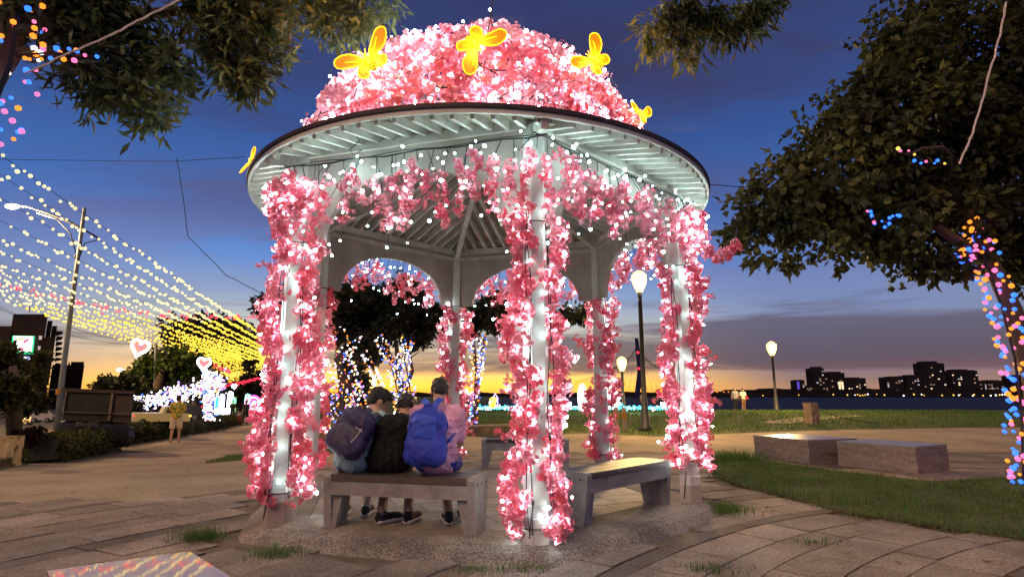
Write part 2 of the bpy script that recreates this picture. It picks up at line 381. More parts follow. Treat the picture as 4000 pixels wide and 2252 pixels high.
# joists, ceiling boards, hip rafters
def zsoff(d, u=0.):   # underside level of the boards at distance d along the sector axis, u across it
    return ZB + .13 + max(0, AP - d) * .31 - max(0, math.hypot(d, u) - AP) * .27
for k in range(6):
    nrm = outw(k + .5); t = (colpos(k + 1) - colpos(k)).normalized()
    P = lambda d, u, z: Vector((O.x, O.y, 0)) + nrm * d + t * u + Vector((0, 0, z))
    nj = 17
    for i in range(nj):
        u = (i - (nj - 1) / 2) * .164; d0 = abs(u) * 1.732 + .06; d1 = math.sqrt((RE - .03) ** 2 - u * u)
        if d1 - d0 < .1: continue
        mb = MB()
        ds = [d0, AP, d1] if d0 < AP - .05 else [d0, d1]
        for a, b in zip(ds[:-1], ds[1:]): mb.beam(P(a, u, zsoff(a, u) - .05), P(b, u, zsoff(b, u) - .05), .036, .085)
        mb.build('joist', MT['joist'], gz)
    # ceiling boards: strips across the sector
    nb = 16
    for i in range(nb):
        a = .12 + (RE - .16) * i / nb; b = .12 + (RE - .16) * (i + 1) / nb - .006
        def half(d): return min(d / 1.732, math.sqrt(max(.0001, (RE - .02) ** 2 - d * d)) if d > 2.42 else 9)
        if b * b > (RE - .02) ** 2: b = RE - .03
        ha, hb = half(a), half(b)
        vs = [P(a, -ha + 2 * ha * q / 6, zsoff(a, -ha + 2 * ha * q / 6)) for q in range(7)] + [P(b, hb - 2 * hb * q / 6, zsoff(b, hb - 2 * hb * q / 6)) for q in range(7)]
        mb = MB(); mb.prism(vs, (0, 0, 0), (0, 0, .02)); mb.build('ceiling_board', MT['board'], gz)
    h = outw(k); a = Vector((O.x, O.y, ZA + .05)) + h * .1; b = colpos(k) + Vector((0, 0, zsoff(R) - .10)); e = Vector((O.x, O.y, 0)) + h * (RE - .03) + Vector((0, 0, zsoff(RE) - .075))
    mb = MB(); mb.beam(a, b, .07, .15); mb.beam(b, e, .07, .12); mb.build('hip_rafter', MT['joist'], gz)
mb = MB(); mb.lathe([(.14, ZA - .12), (.14, ZA + .25), (.1, ZA + .26)], (O.x, O.y, 0), 12); mb.build('king_post', MT['joist'], gz)
# eave rim + roof
N = 120
mb = MB(); prof = [(RE - .03, ZE + .0), (RE, ZE + .0), (RE, ZE + .042), (RE - .03, ZE + .042)]
vs = []; fs = []
for r_, z_ in prof:
    for j in range(N): t_ = 2 * PI * j / N; vs.append((O.x + r_ * math.cos(t_), O.y + r_ * math.sin(t_), z_))
for i in range(4):
    for j in range(N): i2 = (i + 1) % 4; j2 = (j + 1) % N; fs.append((i * N + j, i * N + j2, i2 * N + j2, i2 * N + j))
mb.add(vs, fs); mb.build('eave_rim', MT['white_paint'], gz)
mb = MB(); mb.lathe([(RE - .05, ZE + .1), (RE + .014, ZE + .044), (RE + .018, ZE + .082), (RE - .1, ZE + .13), (2.1, ZE + .34), (2.0, 4.1), (.3, 5.4)], (O.x, O.y, 0), N)
mb.f = mb.f[:-2]; mb.m = mb.m[:-2]; mb.build('roof_sheet', MT['dark_edge'], gz)

# ================================================================ BLOSSOM GARLANDS
def cluster_mesh(seed, nb=15, pet=(5, 5)):
    r_ = random.Random(seed); V = []; Fq = []
    for b in range(nb):
        # direction on a ball
        d = Vector((r_.gauss(0, 1), r_.gauss(0, 1), r_.gauss(0, 1))).normalized(); c = d * r_.uniform(.022, .066)
        a = d.orthogonal().normalized(); e = d.cross(a); s = r_.uniform(.018, .029)
        for ring, n in enumerate(pet):
            o = r_.uniform(0, 6)
            for j in range(n):
                t = o + 2 * PI * j / n; u = a * math.cos(t) + e * math.sin(t); w = d.cross(u)
                L_ = s * (1 if ring == 0 else .62); lift = (.25 if ring == 0 else .8) + r_.uniform(-.15, .2)
                b0 = c; tip = c + u * L_ + d * L_ * lift * .7
                mid = c + u * L_ * .62 + d * L_ * lift * .5
                V += [b0, mid - w * L_ * .5 + d * L_ * r_.uniform(-.1, .2), tip + d * L_ * r_.uniform(-.1, .25), mid + w * L_ * .5 + d * L_ * r_.uniform(-.1, .2)]
                i0 = len(V) - 4; Fq.append((i0, i0 + 1, i0 + 2, i0 + 3))
    return np.array([tuple(v) for v in V]), np.array(Fq)
CL = []
for s_ in range(7):
    V, Fq = cluster_mesh(s_); o = npmesh('blossom_cluster', V, Fq, MT['petal']); CL.append(o.data); bpy.data.objects.remove(o)
CLN = [cluster_mesh(50 + s_, 12, (5, 4)) for s_ in range(5)]
def put_cluster(p, parent, s=1.):
    o = link('blossom_cluster', random.choice(CL), parent, p); o.scale = (s, s, s)
    o.rotation_euler = (random.uniform(0, 6), random.uniform(0, 6), random.uniform(0, 6)); return o
def joined_clusters(name, pts, sc, m, parent):
    Vs = []; Fs = []; n = 0
    for p, s in zip(pts, sc):
        V, Fq = random.choice(CLN); A = np.array(Matrix.Rotation(random.uniform(0, 6), 3, Vector((random.gauss(0, 1), random.gauss(0, 1), random.gauss(0, 1))).normalized()))
        Vs.append(V @ A.T * s + np.array(tuple(p))); Fs.append(Fq + n); n += len(V)
    return tag(npmesh(name, np.concatenate(Vs), np.concatenate(Fs), m, parent), kind='stuff')
cname = ['front centre pillar', 'right front pillar', 'rear right pillar', 'rear middle pillar', 'rear left pillar', 'left front pillar']
for k in range(6):
    p = colpos(k); h = {5: Vector((.2, -.98, 0)), 1: Vector((-.1, -.995, 0))}.get(k, outw(k)); sd = Vector((-h.y, h.x, 0))
    g = thing('blossom_garland', 'pink blossom garland with white bulbs wound up the ' + cname[k], 'garland', (p.x, p.y, PZ), 'blossom garlands on the gazebo pillars')
    n = 290 if k in (0, 1, 5) else 210; bp = []
    zlo = [.30, .62, .45, .4, .5, .45][k]
    for i in range(n):
        z = random.uniform(zlo - .12, ZN + .02)
        side = random.choice((-1, 1)); phi = side * math.radians(random.triangular(8, 165, 62))
        if k in (2, 3) and random.random() < .45: phi = random.uniform(-PI, PI)
        rad = .175 + .055 * math.sin(z * 5 + k + side) + random.uniform(-.045, .05)
        if random.random() < .05: rad += random.uniform(.05, .13)
        q = p + (h * math.cos(phi) + sd * math.sin(phi)) * rad + Vector((0, 0, z))
        put_cluster(q, g, random.uniform(.9, 1.35))
        if random.random() < .24 and abs(phi) < 2.0: bp.append(p + (h * math.cos(phi) + sd * math.sin(phi)) * max(.13, rad - .05) + Vector((0, 0, z + .03)))
        if random.random() < .36 and abs(phi) < 2.0:
            q2 = p + (h * math.cos(phi) + sd * math.sin(phi)) * (rad + .04) + Vector((0, 0, z)) + Vector([random.uniform(-.05, .05) for _ in range(3)]); bp.append(q2)
    # side sprays
    for i in range(5):
        z = random.uniform(.5, 2.5); phi = random.choice((-1, 1)) * math.radians(random.uniform(70, 120)); dd = (h * math.cos(phi) + sd * math.sin(phi))
        for j in range(4): put_cluster(p + dd * (.2 + j * .055) + Vector((0, 0, z + j * random.uniform(-.02, .035))), g, .75 - j * .08)
    # bulbs down the bare outward face
    for i in range(14):
        z = zlo + (ZN + .5 - zlo) * (i + random.random()) / 14; phi = math.radians(random.uniform(-45, 45)); bp.append(p + (h * math.cos(phi) + sd * math.sin(phi)) * .15 + Vector((0, 0, z)))
    nb_ = len(bp) - 14; balls('bulbs', bp[:nb_], [random.uniform(.006, .012) + .008 * random.random() ** 3 for _ in bp[:nb_]], MT['bulb'], g); balls('front_bulbs', bp[nb_:], .015, MT['bulb_f'], g)
    w = MB()
    for s_ in (-1, 1):
        for q in range(2):
            pts = [p + h * (.12 + .012 * math.sin(z * 9 + q)) + sd * (s_ * (.085 + .012 * q) + .02 * math.sin(z * 4 + q * 2)) + Vector((0, 0, z)) for z in np.linspace(zlo - .1, ZN + .05, 22)]
            w.tube(pts, .0045, 4)
    for z in (zlo - .06, ZN - .01):
        w.tube([p + (h * math.cos(a) + sd * math.sin(a)) * .14 + Vector((0, 0, z)) for a in np.linspace(0, 2 * PI, 13)], .006, 4)
    w.tube([p + h * .13 - sd * .06 + Vector((0, 0, .45)), p + h * .14 - sd * .1 + Vector((0, 0, PZ + .05))], .006, 4)
    tag(w.build('cable', MT['black'], g), kind='stuff')
# valances: hanging blossom strands in front of each arch panel
sname = ['over the front right arch', 'over the right side arch', 'over the rear right arch', 'over the rear left arch', 'over the left side arch', 'over the front left arch']
RV = 2.34
for k in range(6):
    nrm = outw(k + .5); t = (colpos(k + 1) - colpos(k)).normalized(); m = (colpos(k) + colpos(k + 1)) / 2; L_ = R / 2 + .06
    g = thing('blossom_valance', 'hanging pink blossom fringe with white bulbs ' + sname[k], 'garland', (m.x, m.y, 2.9), 'blossom fringes under the gazebo eave')
    bp = []; w = MB(); ns = 17
    for i in range(ns):
        u = -L_ + 2 * L_ * (i + .5) / ns + random.uniform(-.03, .03); e = abs(u) / L_
        zt = (3.28 if k in (0, 1, 5) else 3.22) + random.uniform(-.1, .08); drop = .27 + .22 * random.random() + .26 * e ** 3 + (.10 if k in (0, 5) else 0)
        o_ = .11 + random.uniform(0, .12)
        w.tube([m + nrm * (RV - AP - .1) + t * (u * 1.03) + Vector((0, 0, 3.47)), m + nrm * o_ + t * (u + random.uniform(-.08, .08)) + Vector((0, 0, zt))], .0045, 4)
        if random.random() < .6: w.tube([m + nrm * (RV - AP - .1) + t * (u + random.uniform(-.12, .12)) + Vector((0, 0, 3.47)), m + nrm * (o_ + .03) + t * (u + random.uniform(-.15, .15)) + Vector((0, 0, zt - random.uniform(0, .2)))], .0035, 4)
        nc = int(drop / .068); 
        for j in range(nc):
            q = m + nrm * (o_ + random.uniform(-.03, .06)) + t * (u + random.uniform(-.055, .055)) + Vector((0, 0, zt - j * .068))
            put_cluster(q, g, random.uniform(.8, 1.12))
            if random.random() < .55: bp.append(q + nrm * random.uniform(.03, .08) + t * random.uniform(-.06, .06) + Vector((0, 0, random.uniform(-.04, .04))))
            if random.random() < .06: bp.append(q - nrm * random.uniform(.03, .08) + t * random.uniform(-.06, .06) + Vector((0, 0, random.uniform(-.04, .04))))
        for j in range(2): bp.append(m + nrm * (o_ + .04) + t * (u + random.uniform(-.1, .1)) + Vector((0, 0, zt + random.uniform(.02, .17))))
        if random.random() < .5:
            zb = zt - nc * .068; a = m + nrm * o_ + t * u + Vector((0, 0, zb)); b = a + t * random.uniform(-.05, .05) + Vector((0, 0, -random.uniform(.06, .16)))
            w.tube([a, b], .003, 4); bp.append(b)
    w.tube([m + nrm * (RV - AP - .1) + t * (u) + Vector((0, 0, 3.47 + .012 * math.sin(u * 9))) for u in np.linspace(-L_ * 1.08, L_ * 1.08, 15)], .008, 5)
    w.tube([m + nrm * (RV - AP - .1) + t * (u) + Vector((0, 0, 3.485 + .012 * math.cos(u * 7))) for u in np.linspace(-L_ * 1.08, L_ * 1.08, 15)], .005, 4)
    balls('bulbs', bp, [random.uniform(.006, .0115) + .009 * random.random() ** 3 for _ in bp], MT['bulb_v'], g); tag(w.build('cable', MT['black'], g), kind='stuff')
# thick bunches at the left and right front corners of the eave
for k, lab in ((5, 'dense pink blossom bunch under the eave at the left front pillar'), (1, 'dense coral blossom bunch under the eave at the right front pillar')):
    p = colpos(k); h = outw(k); sd = Vector((-h.y, h.x, 0)); g = thing('blossom_bunch', lab, 'garland', (p.x, p.y, 2.9)); bp = []
    for i in range(120):
        a = random.uniform(-1.5, 1.5); rr = .17 + random.uniform(0, .15); z = random.triangular(2.88, 3.38, 3.15)
        q = p + (h * math.cos(a) + sd * math.sin(a)) * rr + Vector((0, 0, z)); put_cluster(q, g, random.uniform(.8, 1.2))
        if random.random() < .42: bp.append(q + (h * math.cos(a) + sd * math.sin(a)) * .07)
    if k == 1:
        for i in range(30): t_ = i / 26; q = p + Vector((.24 + t_ * .42, -.05, 2.98 - .16 * math.sin(t_ * 3) + random.uniform(-.07, .07))); put_cluster(q, g, .85)
    balls('bulbs', bp, [random.uniform(.008, .015) for _ in bp], MT['bulb'], g)
# dome of blossom
g = thing('blossom_dome', 'big dome of pink blossom and white bulbs on the gazebo roof', 'garland', (O.x, O.y, 3.7))
DC = Vector((O.x - .06, O.y, 3.60)); DR = 2.17; pts = []; bp = []; bm_ = []
n = 2600
for i in range(n):
    z = (i + .5) / n * 1.02 - .02; a = i * 2.39996; r_ = math.sqrt(max(0, 1 - z * z)); d = Vector((r_ * math.cos(a), r_ * math.sin(a), z))
    if d.y > .35 and i % 2: continue
    lump = .06 * math.sin(d.x * 9 + 1) * math.sin(d.y * 8) + .05 * math.sin(d.z * 14 + d.x * 6)
    rr = DR + lump + random.uniform(-.06, .05); 
    if random.random() < .03: rr += random.uniform(.06, .16)
    q_ = DC + d * rr; rq = math.hypot(q_.x - O.x, q_.y - O.y)
    if q_.z < 3.66 + (2.7 - rq) * .35 + .03: continue
    pts.append((q_, d))
pts.sort(key=lambda q: (q[0] - Vector((0, 0, CAMZ))).length)
vis = [q for q in pts if q[1].y < .1]; 
near = [q for q in vis if (DC - q[0]).dot(Vector((0, 0, CAMZ)) - q[0]) < .8][:285]; ns_ = set(id(q) for q in near)
for q in near: put_cluster(q[0], g, random.uniform(1.1, 1.5))
rest = [q for q in pts if id(q) not in ns_]
joined_clusters('blossom_cluster', [q[0] for q in rest], [random.uniform(1.1, 1.5) for _ in rest], MT['petal'], g)
for q in pts:
    if q[1].y < .3 and random.random() < .50 * (1.25 - .5 * q[1].z):
        bp.append(DC + (q[0] - DC) * 1.0 + q[1] * random.choice((random.uniform(.05, .09), random.uniform(-.02, .05))) + Vector([random.uniform(-.05, .05) for _ in range(3)]))
balls('bulbs', bp, [random.uniform(.008, .015) + .010 * random.random() ** 3 for _ in bp], MT['bulb_dome'], g)
w = MB()
for i in range(46):
    a = -PI / 2 + random.uniform(-1.5, 1.5); z = random.uniform(.05, .55); path = []
    for j in range(6):
        a += random.uniform(-.06, .06); z += random.uniform(-.05, .05); r_ = math.sqrt(max(0, 1 - z * z)); path.append(DC + Vector((r_ * math.cos(a), r_ * math.sin(a), z)) * (DR + .13 + random.uniform(-.03, .03)))
    w.tube(path, .005 if i % 3 else .008, 4)
top = px(1925, 110, 5.6); w.tube([top, px(1915, 60, 5.5), px(1935, -40, 5.4)], .006, 4); w.tube([px(1905, 130, 5.6), px(1920, 50, 5.5), px(1930, -40, 5.4)], .005, 4)
w.tube([top, px(1860, 190, 5.35), px(1830, 290, 5.2), px(1775, 375, 5.1)], .006, 4)
tag(w.build('cable', MT['black'], g), kind='stuff')

# neon butterflies
MT['neon_rim'] = emit('neon_yellow', (1, .60, .01), 1.6, True)
MT['neon_fill'] = emit('neon_orange', (1, .13, .0), .95, True)
MT['neon_halo'] = emit('neon_amber', (1, .28, .0), .9)
def butterfly(c, R3, s, lab, wings=4):
    t = thing('lit_butterfly', lab, 'butterfly light', c, 'glowing yellow butterflies on the blossom dome')
    def TR(x, y, z=0): return Vector(c) + R3 @ Vector((x * s, y * s, z * s))
    specs = [(1.0, 1.1, .56, .55), (-1.0, 1.1, .56, .55), (.45, .62, .46, -.85), (-.45, .62, .46, -.85)][:wings]
    for sx, L_, W_, ang in specs:
        sg = 1 if sx > 0 else -1; up = ang if abs(sx) == 1 else ang
        dx, dy = sg * math.cos(up), math.sin(up); nx, ny = -dy, dx
        pts = []
        for i in range(18):
            a = 2 * PI * i / 18; e = .5 - .5 * math.cos(a); ww = W_ * math.sin(a) * (.55 + .6 * e) * .5 * (1 + .12 * math.sin(3 * a))
            pts.append((.08 * sg + dx * L_ * e + nx * ww, dy * L_ * e + ny * ww))
        mb = MB(); mb.prism([TR(a, b, -.012 + .12 * abs(a)) for a, b in pts], R3 @ Vector((0, 0, -.006)), R3 @ Vector((0, 0, .006))); wg = mb.build('wing', MT['neon_fill'], t)
        mb = MB(); mb.tube([TR(a, b, .02 + .12 * abs(a)) for a, b in pts + pts[:1]], .020 * s, 5)
        mb.tube([TR(.1 * sg, 0, .02), TR(.1 * sg + dx * L_ * .4 + nx * .02, dy * L_ * .4 + ny * .02, .05 + .05 * L_), TR(dx * L_ * .72 + nx * .06, dy * L_ * .72 + ny * .06, .1)], .016 * s, 4)
        mb.build('wing_outline', MT['neon_rim'], wg)
    b = MB(); b.ball(TR(0, -.22, .03), (.13 * s, .13 * s, .13 * s), 1); b.ball(TR(0, -.08, .03), (.14 * s,) * 3, 1); b.ball(TR(0, -.36, .03), (.10 * s,) * 3, 1); bo = b.build('abdomen', MT['neon_fill'], t, True)
    b = MB()
    for j in range(6): yy = .02 - j * .085; rr = (.15, .155, .15, .14, .12, .08)[j]; b.tube([TR(rr * math.cos(a), yy, .03 + rr * math.sin(a)) for a in np.linspace(0, 2 * PI, 11)], .014 * s, 4)
    b.build('stripe', MT['neon_rim'], bo)
    b = MB(); b.ball(TR(0, .16, .03), (.095 * s,) * 3, 1); hd = b.build('head', MT['neon_rim'], t, True)
    b = MB(); b.tube([TR(.02, .22, .03), TR(.1, .38, .08)], .01 * s, 4); b.tube([TR(-.02, .22, .03), TR(-.1, .38, .08)], .01 * s, 4); b.build('antenna', MT['neon_rim'], hd); point('glow', TR(0, 0, .35), 30, (1, .30, .02), t, .05)
    return t
def rot(x, y, z): return (Matrix.Rotation(z, 3, 'Z') @ Matrix.Rotation(y, 3, 'Y') @ Matrix.Rotation(x, 3, 'X'))
def face(normal, roll):
    n_ = Vector(normal).normalized(); q = n_.to_track_quat('Z', 'Y').to_matrix(); return q @ Matrix.Rotation(roll, 3, 'Z')
def dome_pt(x, y, off=.22):
    o_ = Vector((0, 0, CAMZ)); d = (px(x, y, 1) - o_).normalized(); oc = o_ - DC; rr = DR + off; b = oc.dot(d); disc = b * b - (oc.dot(oc) - rr * rr)
    if disc < 0: tt = -b
    else: tt = -b - math.sqrt(disc)
    P_ = o_ + d * tt; return P_, (P_ - DC).normalized()
camv = Vector((0, -.9, -.35))
P_, n_ = dome_pt(1858, 178); butterfly(P_, face(n_ * .45 + camv * .8, -2.3), .27, 'glowing yellow butterfly near the top middle of the blossom dome')
P_, n_ = dome_pt(1440, 235); butterfly(P_, face(n_ * .55 + camv, .55), .30, 'glowing yellow butterfly with one wing up on the left shoulder of the blossom dome')
P_, n_ = dome_pt(2318, 235); butterfly(P_, face(n_ * .8 + camv * .7, .95), .28, 'glowing yellow butterfly on the right shoulder of the blossom dome')
P_, n_ = dome_pt(2508, 455); butterfly(P_, face(n_ + camv * .3, .2), .2, 'half hidden glowing butterfly low on the right edge of the blossom dome', 2)
P_ = px(985, 625, 7.0); butterfly(P_, face((-.6, -.7, .3), 1.4), .2, 'small glowing butterfly behind the left end of the round eave', 2)
# ================================================================ GROUND
import bmesh
MT['grass_soil'] = mat('grass_soil', (.075, .09, .022), (.035, .05, .014), rough=.95, scale=1.3, bump=.7, bscale=30, detail=10)
MT['plaza'] = mat('worn_concrete', (.40, .32, .23), (.22, .18, .13), rough=.9, scale=26, bump=.25, bscale=60, detail=12)
MT['asphalt'] = mat('asphalt', (.06, .055, .05), (.04, .037, .035), rough=.9, scale=3, bump=.3, bscale=80)
MT['stone_light'] = mat('paving_granite', (.42, .34, .29), (.17, .14, .12), rough=.85, scale=48, bump=.7, bscale=70, detail=4, rnd=[(0, g3(.72)), (1, g3(1.12))])
MT['stone_dark'] = mat('paving_dark', (.23, .18, .15), (.09, .07, .06), rough=.85, scale=48, bump=.7, bscale=70, detail=4, rnd=[(0, g3(.8)), (1, g3(1.15))])
MT['joint'] = mat('joint_sand', (.17, .13, .10), (.08, .065, .045), rough=.95, scale=6, bump=.4, bscale=80)
MT['path'] = mat('path_paving', (.36, .28, .20), (.27, .21, .15), rough=.9, scale=2, bump=.3, bscale=50, detail=8)
xs = sorted(set([-3000, -1500, -700, -300, -150, -90, 60, 90, 150, 300, 700, 1500, 3000] + list(np.arange(-60, 46, 1.0))))
ys = sorted(set([-60, -20, 70, 90, 130, 200, 400, 800, 1150, 2000, 3500] + list(np.arange(-8, 60, 1.0))))
V = [(x, y, terr(x, y)) for y in ys for x in xs]; nx = len(xs)
Fq = [(j * nx + i, j * nx + i + 1, (j + 1) * nx + i + 1, (j + 1) * nx + i) for j in range(len(ys) - 1) for i in range(nx - 1)]
tag(npmesh('ground', V, Fq, MT['grass_soil'], smooth=True), kind='structure')
def sheet(name, poly, off, step, m, skirt=0.):
    bm = bmesh.new(); vs = [bm.verts.new((p[0], p[1], 0)) for p in poly]; f = bm.faces.new(vs)
    x0 = min(p[0] for p in poly); x1 = max(p[0] for p in poly); y0 = min(p[1] for p in poly); y1 = max(p[1] for p in poly)
    bmesh.ops.triangulate(bm, faces=[f])
    for ax, a, b in ((0, x0, x1), (1, y0, y1)):
        c = math.ceil(a / step) * step
        while c < b:
            co = (c, 0, 0) if ax == 0 else (0, c, 0); no = (1, 0, 0) if ax == 0 else (0, 1, 0)
            bmesh.ops.bisect_plane(bm, geom=bm.verts[:] + bm.edges[:] + bm.faces[:], plane_co=co, plane_no=no); c += step
    for v in bm.verts: v.co.z = terr(v.co.x, v.co.y) + off
    bm.normal_update()
    for fc in bm.faces:
        if fc.normal.z < 0: fc.normal_flip()
    me = bpy.data.meshes.new(name); bm.to_mesh(me); bm.free(); o = bpy.data.objects.new(name, me); COL.objects.link(o)
    for mm in (m if isinstance(m, (list, tuple)) else [m]): me.materials.append(mm)
    return tag(o, kind='structure')
g2 = lambda x, y, z=None: tuple(gp(x, y, z)[:2])
plaza_poly = [(-14, -4), (-12.5, 4), g2(0, 1838), g2(290, 1768), g2(650, 1697), g2(880, 1655), g2(895, 1606), g2(985, 1602), g2(1010, 1640), g2(1130, 1700), g2(1500, 1712), g2(2000, 1712), g2(2270, 1692), g2(2560, 1705), g2(2760, 1697), g2(3200, 1680), g2(3700, 1672), g2(4100, 1668), (24, 20), (24, 8), (14, -4)]
sheet('plaza', plaza_poly, .006, 1.0, MT['plaza'])
road_poly = [(-200, -4), (-16, -4), (-15, 6), g2(-300, 1800), g2(60, 1712), g2(360, 1668), g2(600, 1640), g2(870, 1608), g2(960, 1585), (-22, 140), (-200, 140)]
sheet('road', road_poly, .02, 4.0, MT['asphalt'])
# kerb along the road
kp = [g2(-300, 1800), g2(60, 1712), g2(360, 1668), g2(600, 1640), g2(870, 1608)]
mb = MB(); mb.tube([Vector((x, y, terr(x, y) + .08)) for x, y in kp], .09, 4); tag(mb.build('kerb', MT['path']), kind='structure')
# water and far bank
m = bpy.data.materials.new('river_water'); m.use_nodes = True; b_ = m.node_tree.nodes['Principled BSDF']
b_.inputs['Base Color'].default_value = (.012, .014, .045, 1); b_.inputs['Roughness'].default_value = .45; b_.inputs['IOR'].default_value = 1.06; b_.inputs['Specular IOR Level'].default_value = .25
nn = nd(m.node_tree, 'ShaderNodeTexNoise'); nn.inputs['Scale'].default_value = .35; nn.inputs['Detail'].default_value = 8; bp_ = nd(m.node_tree, 'ShaderNodeBump'); bp_.inputs['Strength'].default_value = 1; bp_.inputs['Distance'].default_value = .6
tc_ = nd(m.node_tree, 'ShaderNodeTexCoord'); m.node_tree.links.new(tc_.outputs['Object'], nn.inputs[0]); m.node_tree.links.new(nn.outputs[0], bp_.inputs['Height']); m.node_tree.links.new(bp_.outputs[0], b_.inputs['Normal'])
mb = MB(); mb.add([(-60, 44, -1.7), (2600, 44, -1.7), (2600, 1105, -1.7), (-560, 1105, -1.7)], [(0, 1, 2, 3)]); tag(mb.build('water', m), kind='structure')
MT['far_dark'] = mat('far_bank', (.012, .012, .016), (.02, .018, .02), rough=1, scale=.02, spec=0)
mb = MB(); pts = []
xx = -620
prof_ = []
while xx < 2600: prof_.append((xx, 3 + 4 * abs(math.sin(xx * .021)) + 3 * random.random() + (6 if xx > 420 else 0))); xx += 14
for i in range(len(prof_) - 1):
    a, b = prof_[i], prof_[i + 1]; mb.prism([(a[0], 1100, -2.5), (b[0], 1100, -2.5), (b[0], 1100, b[1]), (a[0], 1100, a[1])], (0, 0, 0), (0, 60, 0))
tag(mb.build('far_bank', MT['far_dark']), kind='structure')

# paving: concentric curved bands of stone slabs (children of the plaza)
PC = Vector((6.66, -.23, 0))
grass_near = [g2(2778, 1858), g2(2900, 1908), g2(3100, 1958), g2(3300, 2012), g2(3600, 2062), g2(4000, 2122), g2(4400, 2170), (9, 5.8), (10.5, 7.3), g2(3960, 1872), g2(3650, 1890), g2(3300, 1850), g2(3000, 1808), g2(2850, 1792), g2(2762, 1792)]
def inpoly(x, y, P):
    c = False; j = len(P) - 1
    for i in range(len(P)):
        if (P[i][1] > y) != (P[j][1] > y) and x < (P[j][0] - P[i][0]) * (y - P[i][1]) / (P[j][1] - P[i][1]) + P[i][0]: c = not c
        j = i
    return c
slabs = []; r0 = 3.2; bi = 0
dirty(MT['stone_light'], .62, 1.1); dirty(MT['stone_dark'], .6, 1.1, 4); dirty(MT['plaza'], .62, .35, 2); dirty(MT['aggregate'], .5, 1.6, 7)
widths = [.42, .30, .42, .17, .34, .40, .24, .42, .30]
while r0 < 16.5:
    wd = widths[bi % len(widths)]; dark = (bi % len(widths)) in (3, 6); th = math.radians(60)
    a = math.radians(40) + random.uniform(0, .05)
    while a < math.radians(215):
        ln = (random.uniform(.55, .95) if not dark else random.uniform(.8, 1.3)); da = ln / (r0 + wd / 2); am = a + da / 2; rm = r0 + wd / 2
        cx, cy = PC.x + rm * math.cos(am), PC.y + rm * math.sin(am)
        go = math.hypot(cx - O.x, cy - O.y)
        okv = cy > 2.0 and abs(cx) < cy * 1.02 + .5 and go > 2.55 and not inpoly(cx, cy, grass_near) and cy < 13 and inpoly(cx, cy, plaza_poly)
        if okv and not (cx < -3.2 and cy > 7.2) and not (cy > 9.9 and go < 3.4 and False): slabs.append((math.hypot(cx, cy), r0, wd, a, da, dark))
        a += da
    r0 += wd; bi += 1
slabs.sort()
bed = sheet('paving_bed', [(PC.x + r_ * math.cos(t_), PC.y + r_ * math.sin(t_)) for r_, t_ in [(3.3, x) for x in np.linspace(.75, 3.6, 20)] + [(13.2, x) for x in np.linspace(3.3, 1.2, 20)]], .010, 2.0, MT['joint'])
def slab_poly(r0, wd, a, da, shrink=.005):
    out = []
    for r_, rng_ in ((r0 + shrink, (0, .5, 1)), (r0 + wd - shrink, (1, .5, 0))):
        for t_ in rng_: e = shrink / r_; an = a + e + (da - 2 * e) * t_; out.append((PC.x + r_ * math.cos(an), PC.y + r_ * math.sin(an)))
    return out
rest = [MB(), MB()]
for i, (d_, r0, wd, a, da, dark) in enumerate(slabs):
    P_ = slab_poly(r0, wd, a, da, .005 + .004 * random.random()); z = random.uniform(-.004, .003); cx = sum(p[0] for p in P_) / 6; cy = sum(p[1] for p in P_) / 6
    tz = terr(cx, cy); tx, ty = random.uniform(-.004, .004), random.uniform(-.004, .004)
    poly = [(x, y, terr(x, y) + .026 + z + (x - cx) * tx * 2 + (y - cy) * ty * 2) for x, y in P_][::-1]
    if i < 300: mb = MB(); mb.prism(poly, (0, 0, 0), (0, 0, -.03)); mb.f = [tuple(f) for f in mb.f]; mb.build('paving_slab', MT['stone_dark' if dark else 'stone_light'], bed)
    else: rest[dark].prism(poly, (0, 0, 0), (0, 0, -.03))
for k, mb in enumerate(rest):
    if mb.v: tag(mb.build('paving_slab', MT[('stone_light', 'stone_dark')[k]], bed), kind='stuff')
# grass sheets
gn = sheet('lawn', grass_near, .034, .5, MT['grass_soil'])
tri = [g2(800, 1808), g2(880, 1782), g2(1060, 1755), g2(1300, 1750), g2(1300, 1775), g2(1050, 1790)]
gt = sheet('lawn_strip', tri, .02, .6, MT['grass_soil'])
sheet('path', [g2(2960, 1652), g2(3130, 1630), g2(3330, 1622), g2(3395, 1624), g2(3180, 1644), g2(3080, 1657)], .03, 2, MT['path'])
ep = [gp(2290, 1640), gp(2560, 1640)]
# grass blades
MT['blade'] = mat('grass_blade', (.10, .21, .045), (.055, .115, .025), rough=.7, scale=2.5, trans=.35)
MT['blade_dry'] = mat('grass_blade_dry', (.15, .14, .05), (.09, .085, .03), rough=.8, scale=2.5, trans=.3)
def blades(name, pts, h, w, m, parent=None):
    n = len(pts); P_ = np.array([(x, y, terr(x, y) + .01) for x, y in pts]); a = rng.uniform(0, 2 * PI, n); H = h * rng.uniform(.45, 1.25, n); ln = rng.uniform(.15, .9, n)
    d = np.stack([np.cos(a), np.sin(a), 0 * a], 1); s = np.stack([-np.sin(a), np.cos(a), 0 * a], 1) * (w * rng.uniform(.7, 1.3, n))[:, None]
    up = np.array([0, 0, 1.])
    mid = P_ + d * (H * ln * .25)[:, None] + up * (H * .6)[:, None]; tip = P_ + d * (H * ln * .8)[:, None] + up * (H * (1 - .3 * ln))[:, None]
    V = np.stack([P_ - s, P_ + s, mid + s * .6, tip, mid - s * .6], 1).reshape(-1, 3); b = np.arange(n)[:, None] * 5
    tr = np.concatenate([b + np.array([[0, 1, 2]]), b + np.array([[0, 2, 4]]), b + np.array([[4, 2, 3]])], 0)
    return tag(npmesh(name, V, tr, m, parent), kind='stuff')
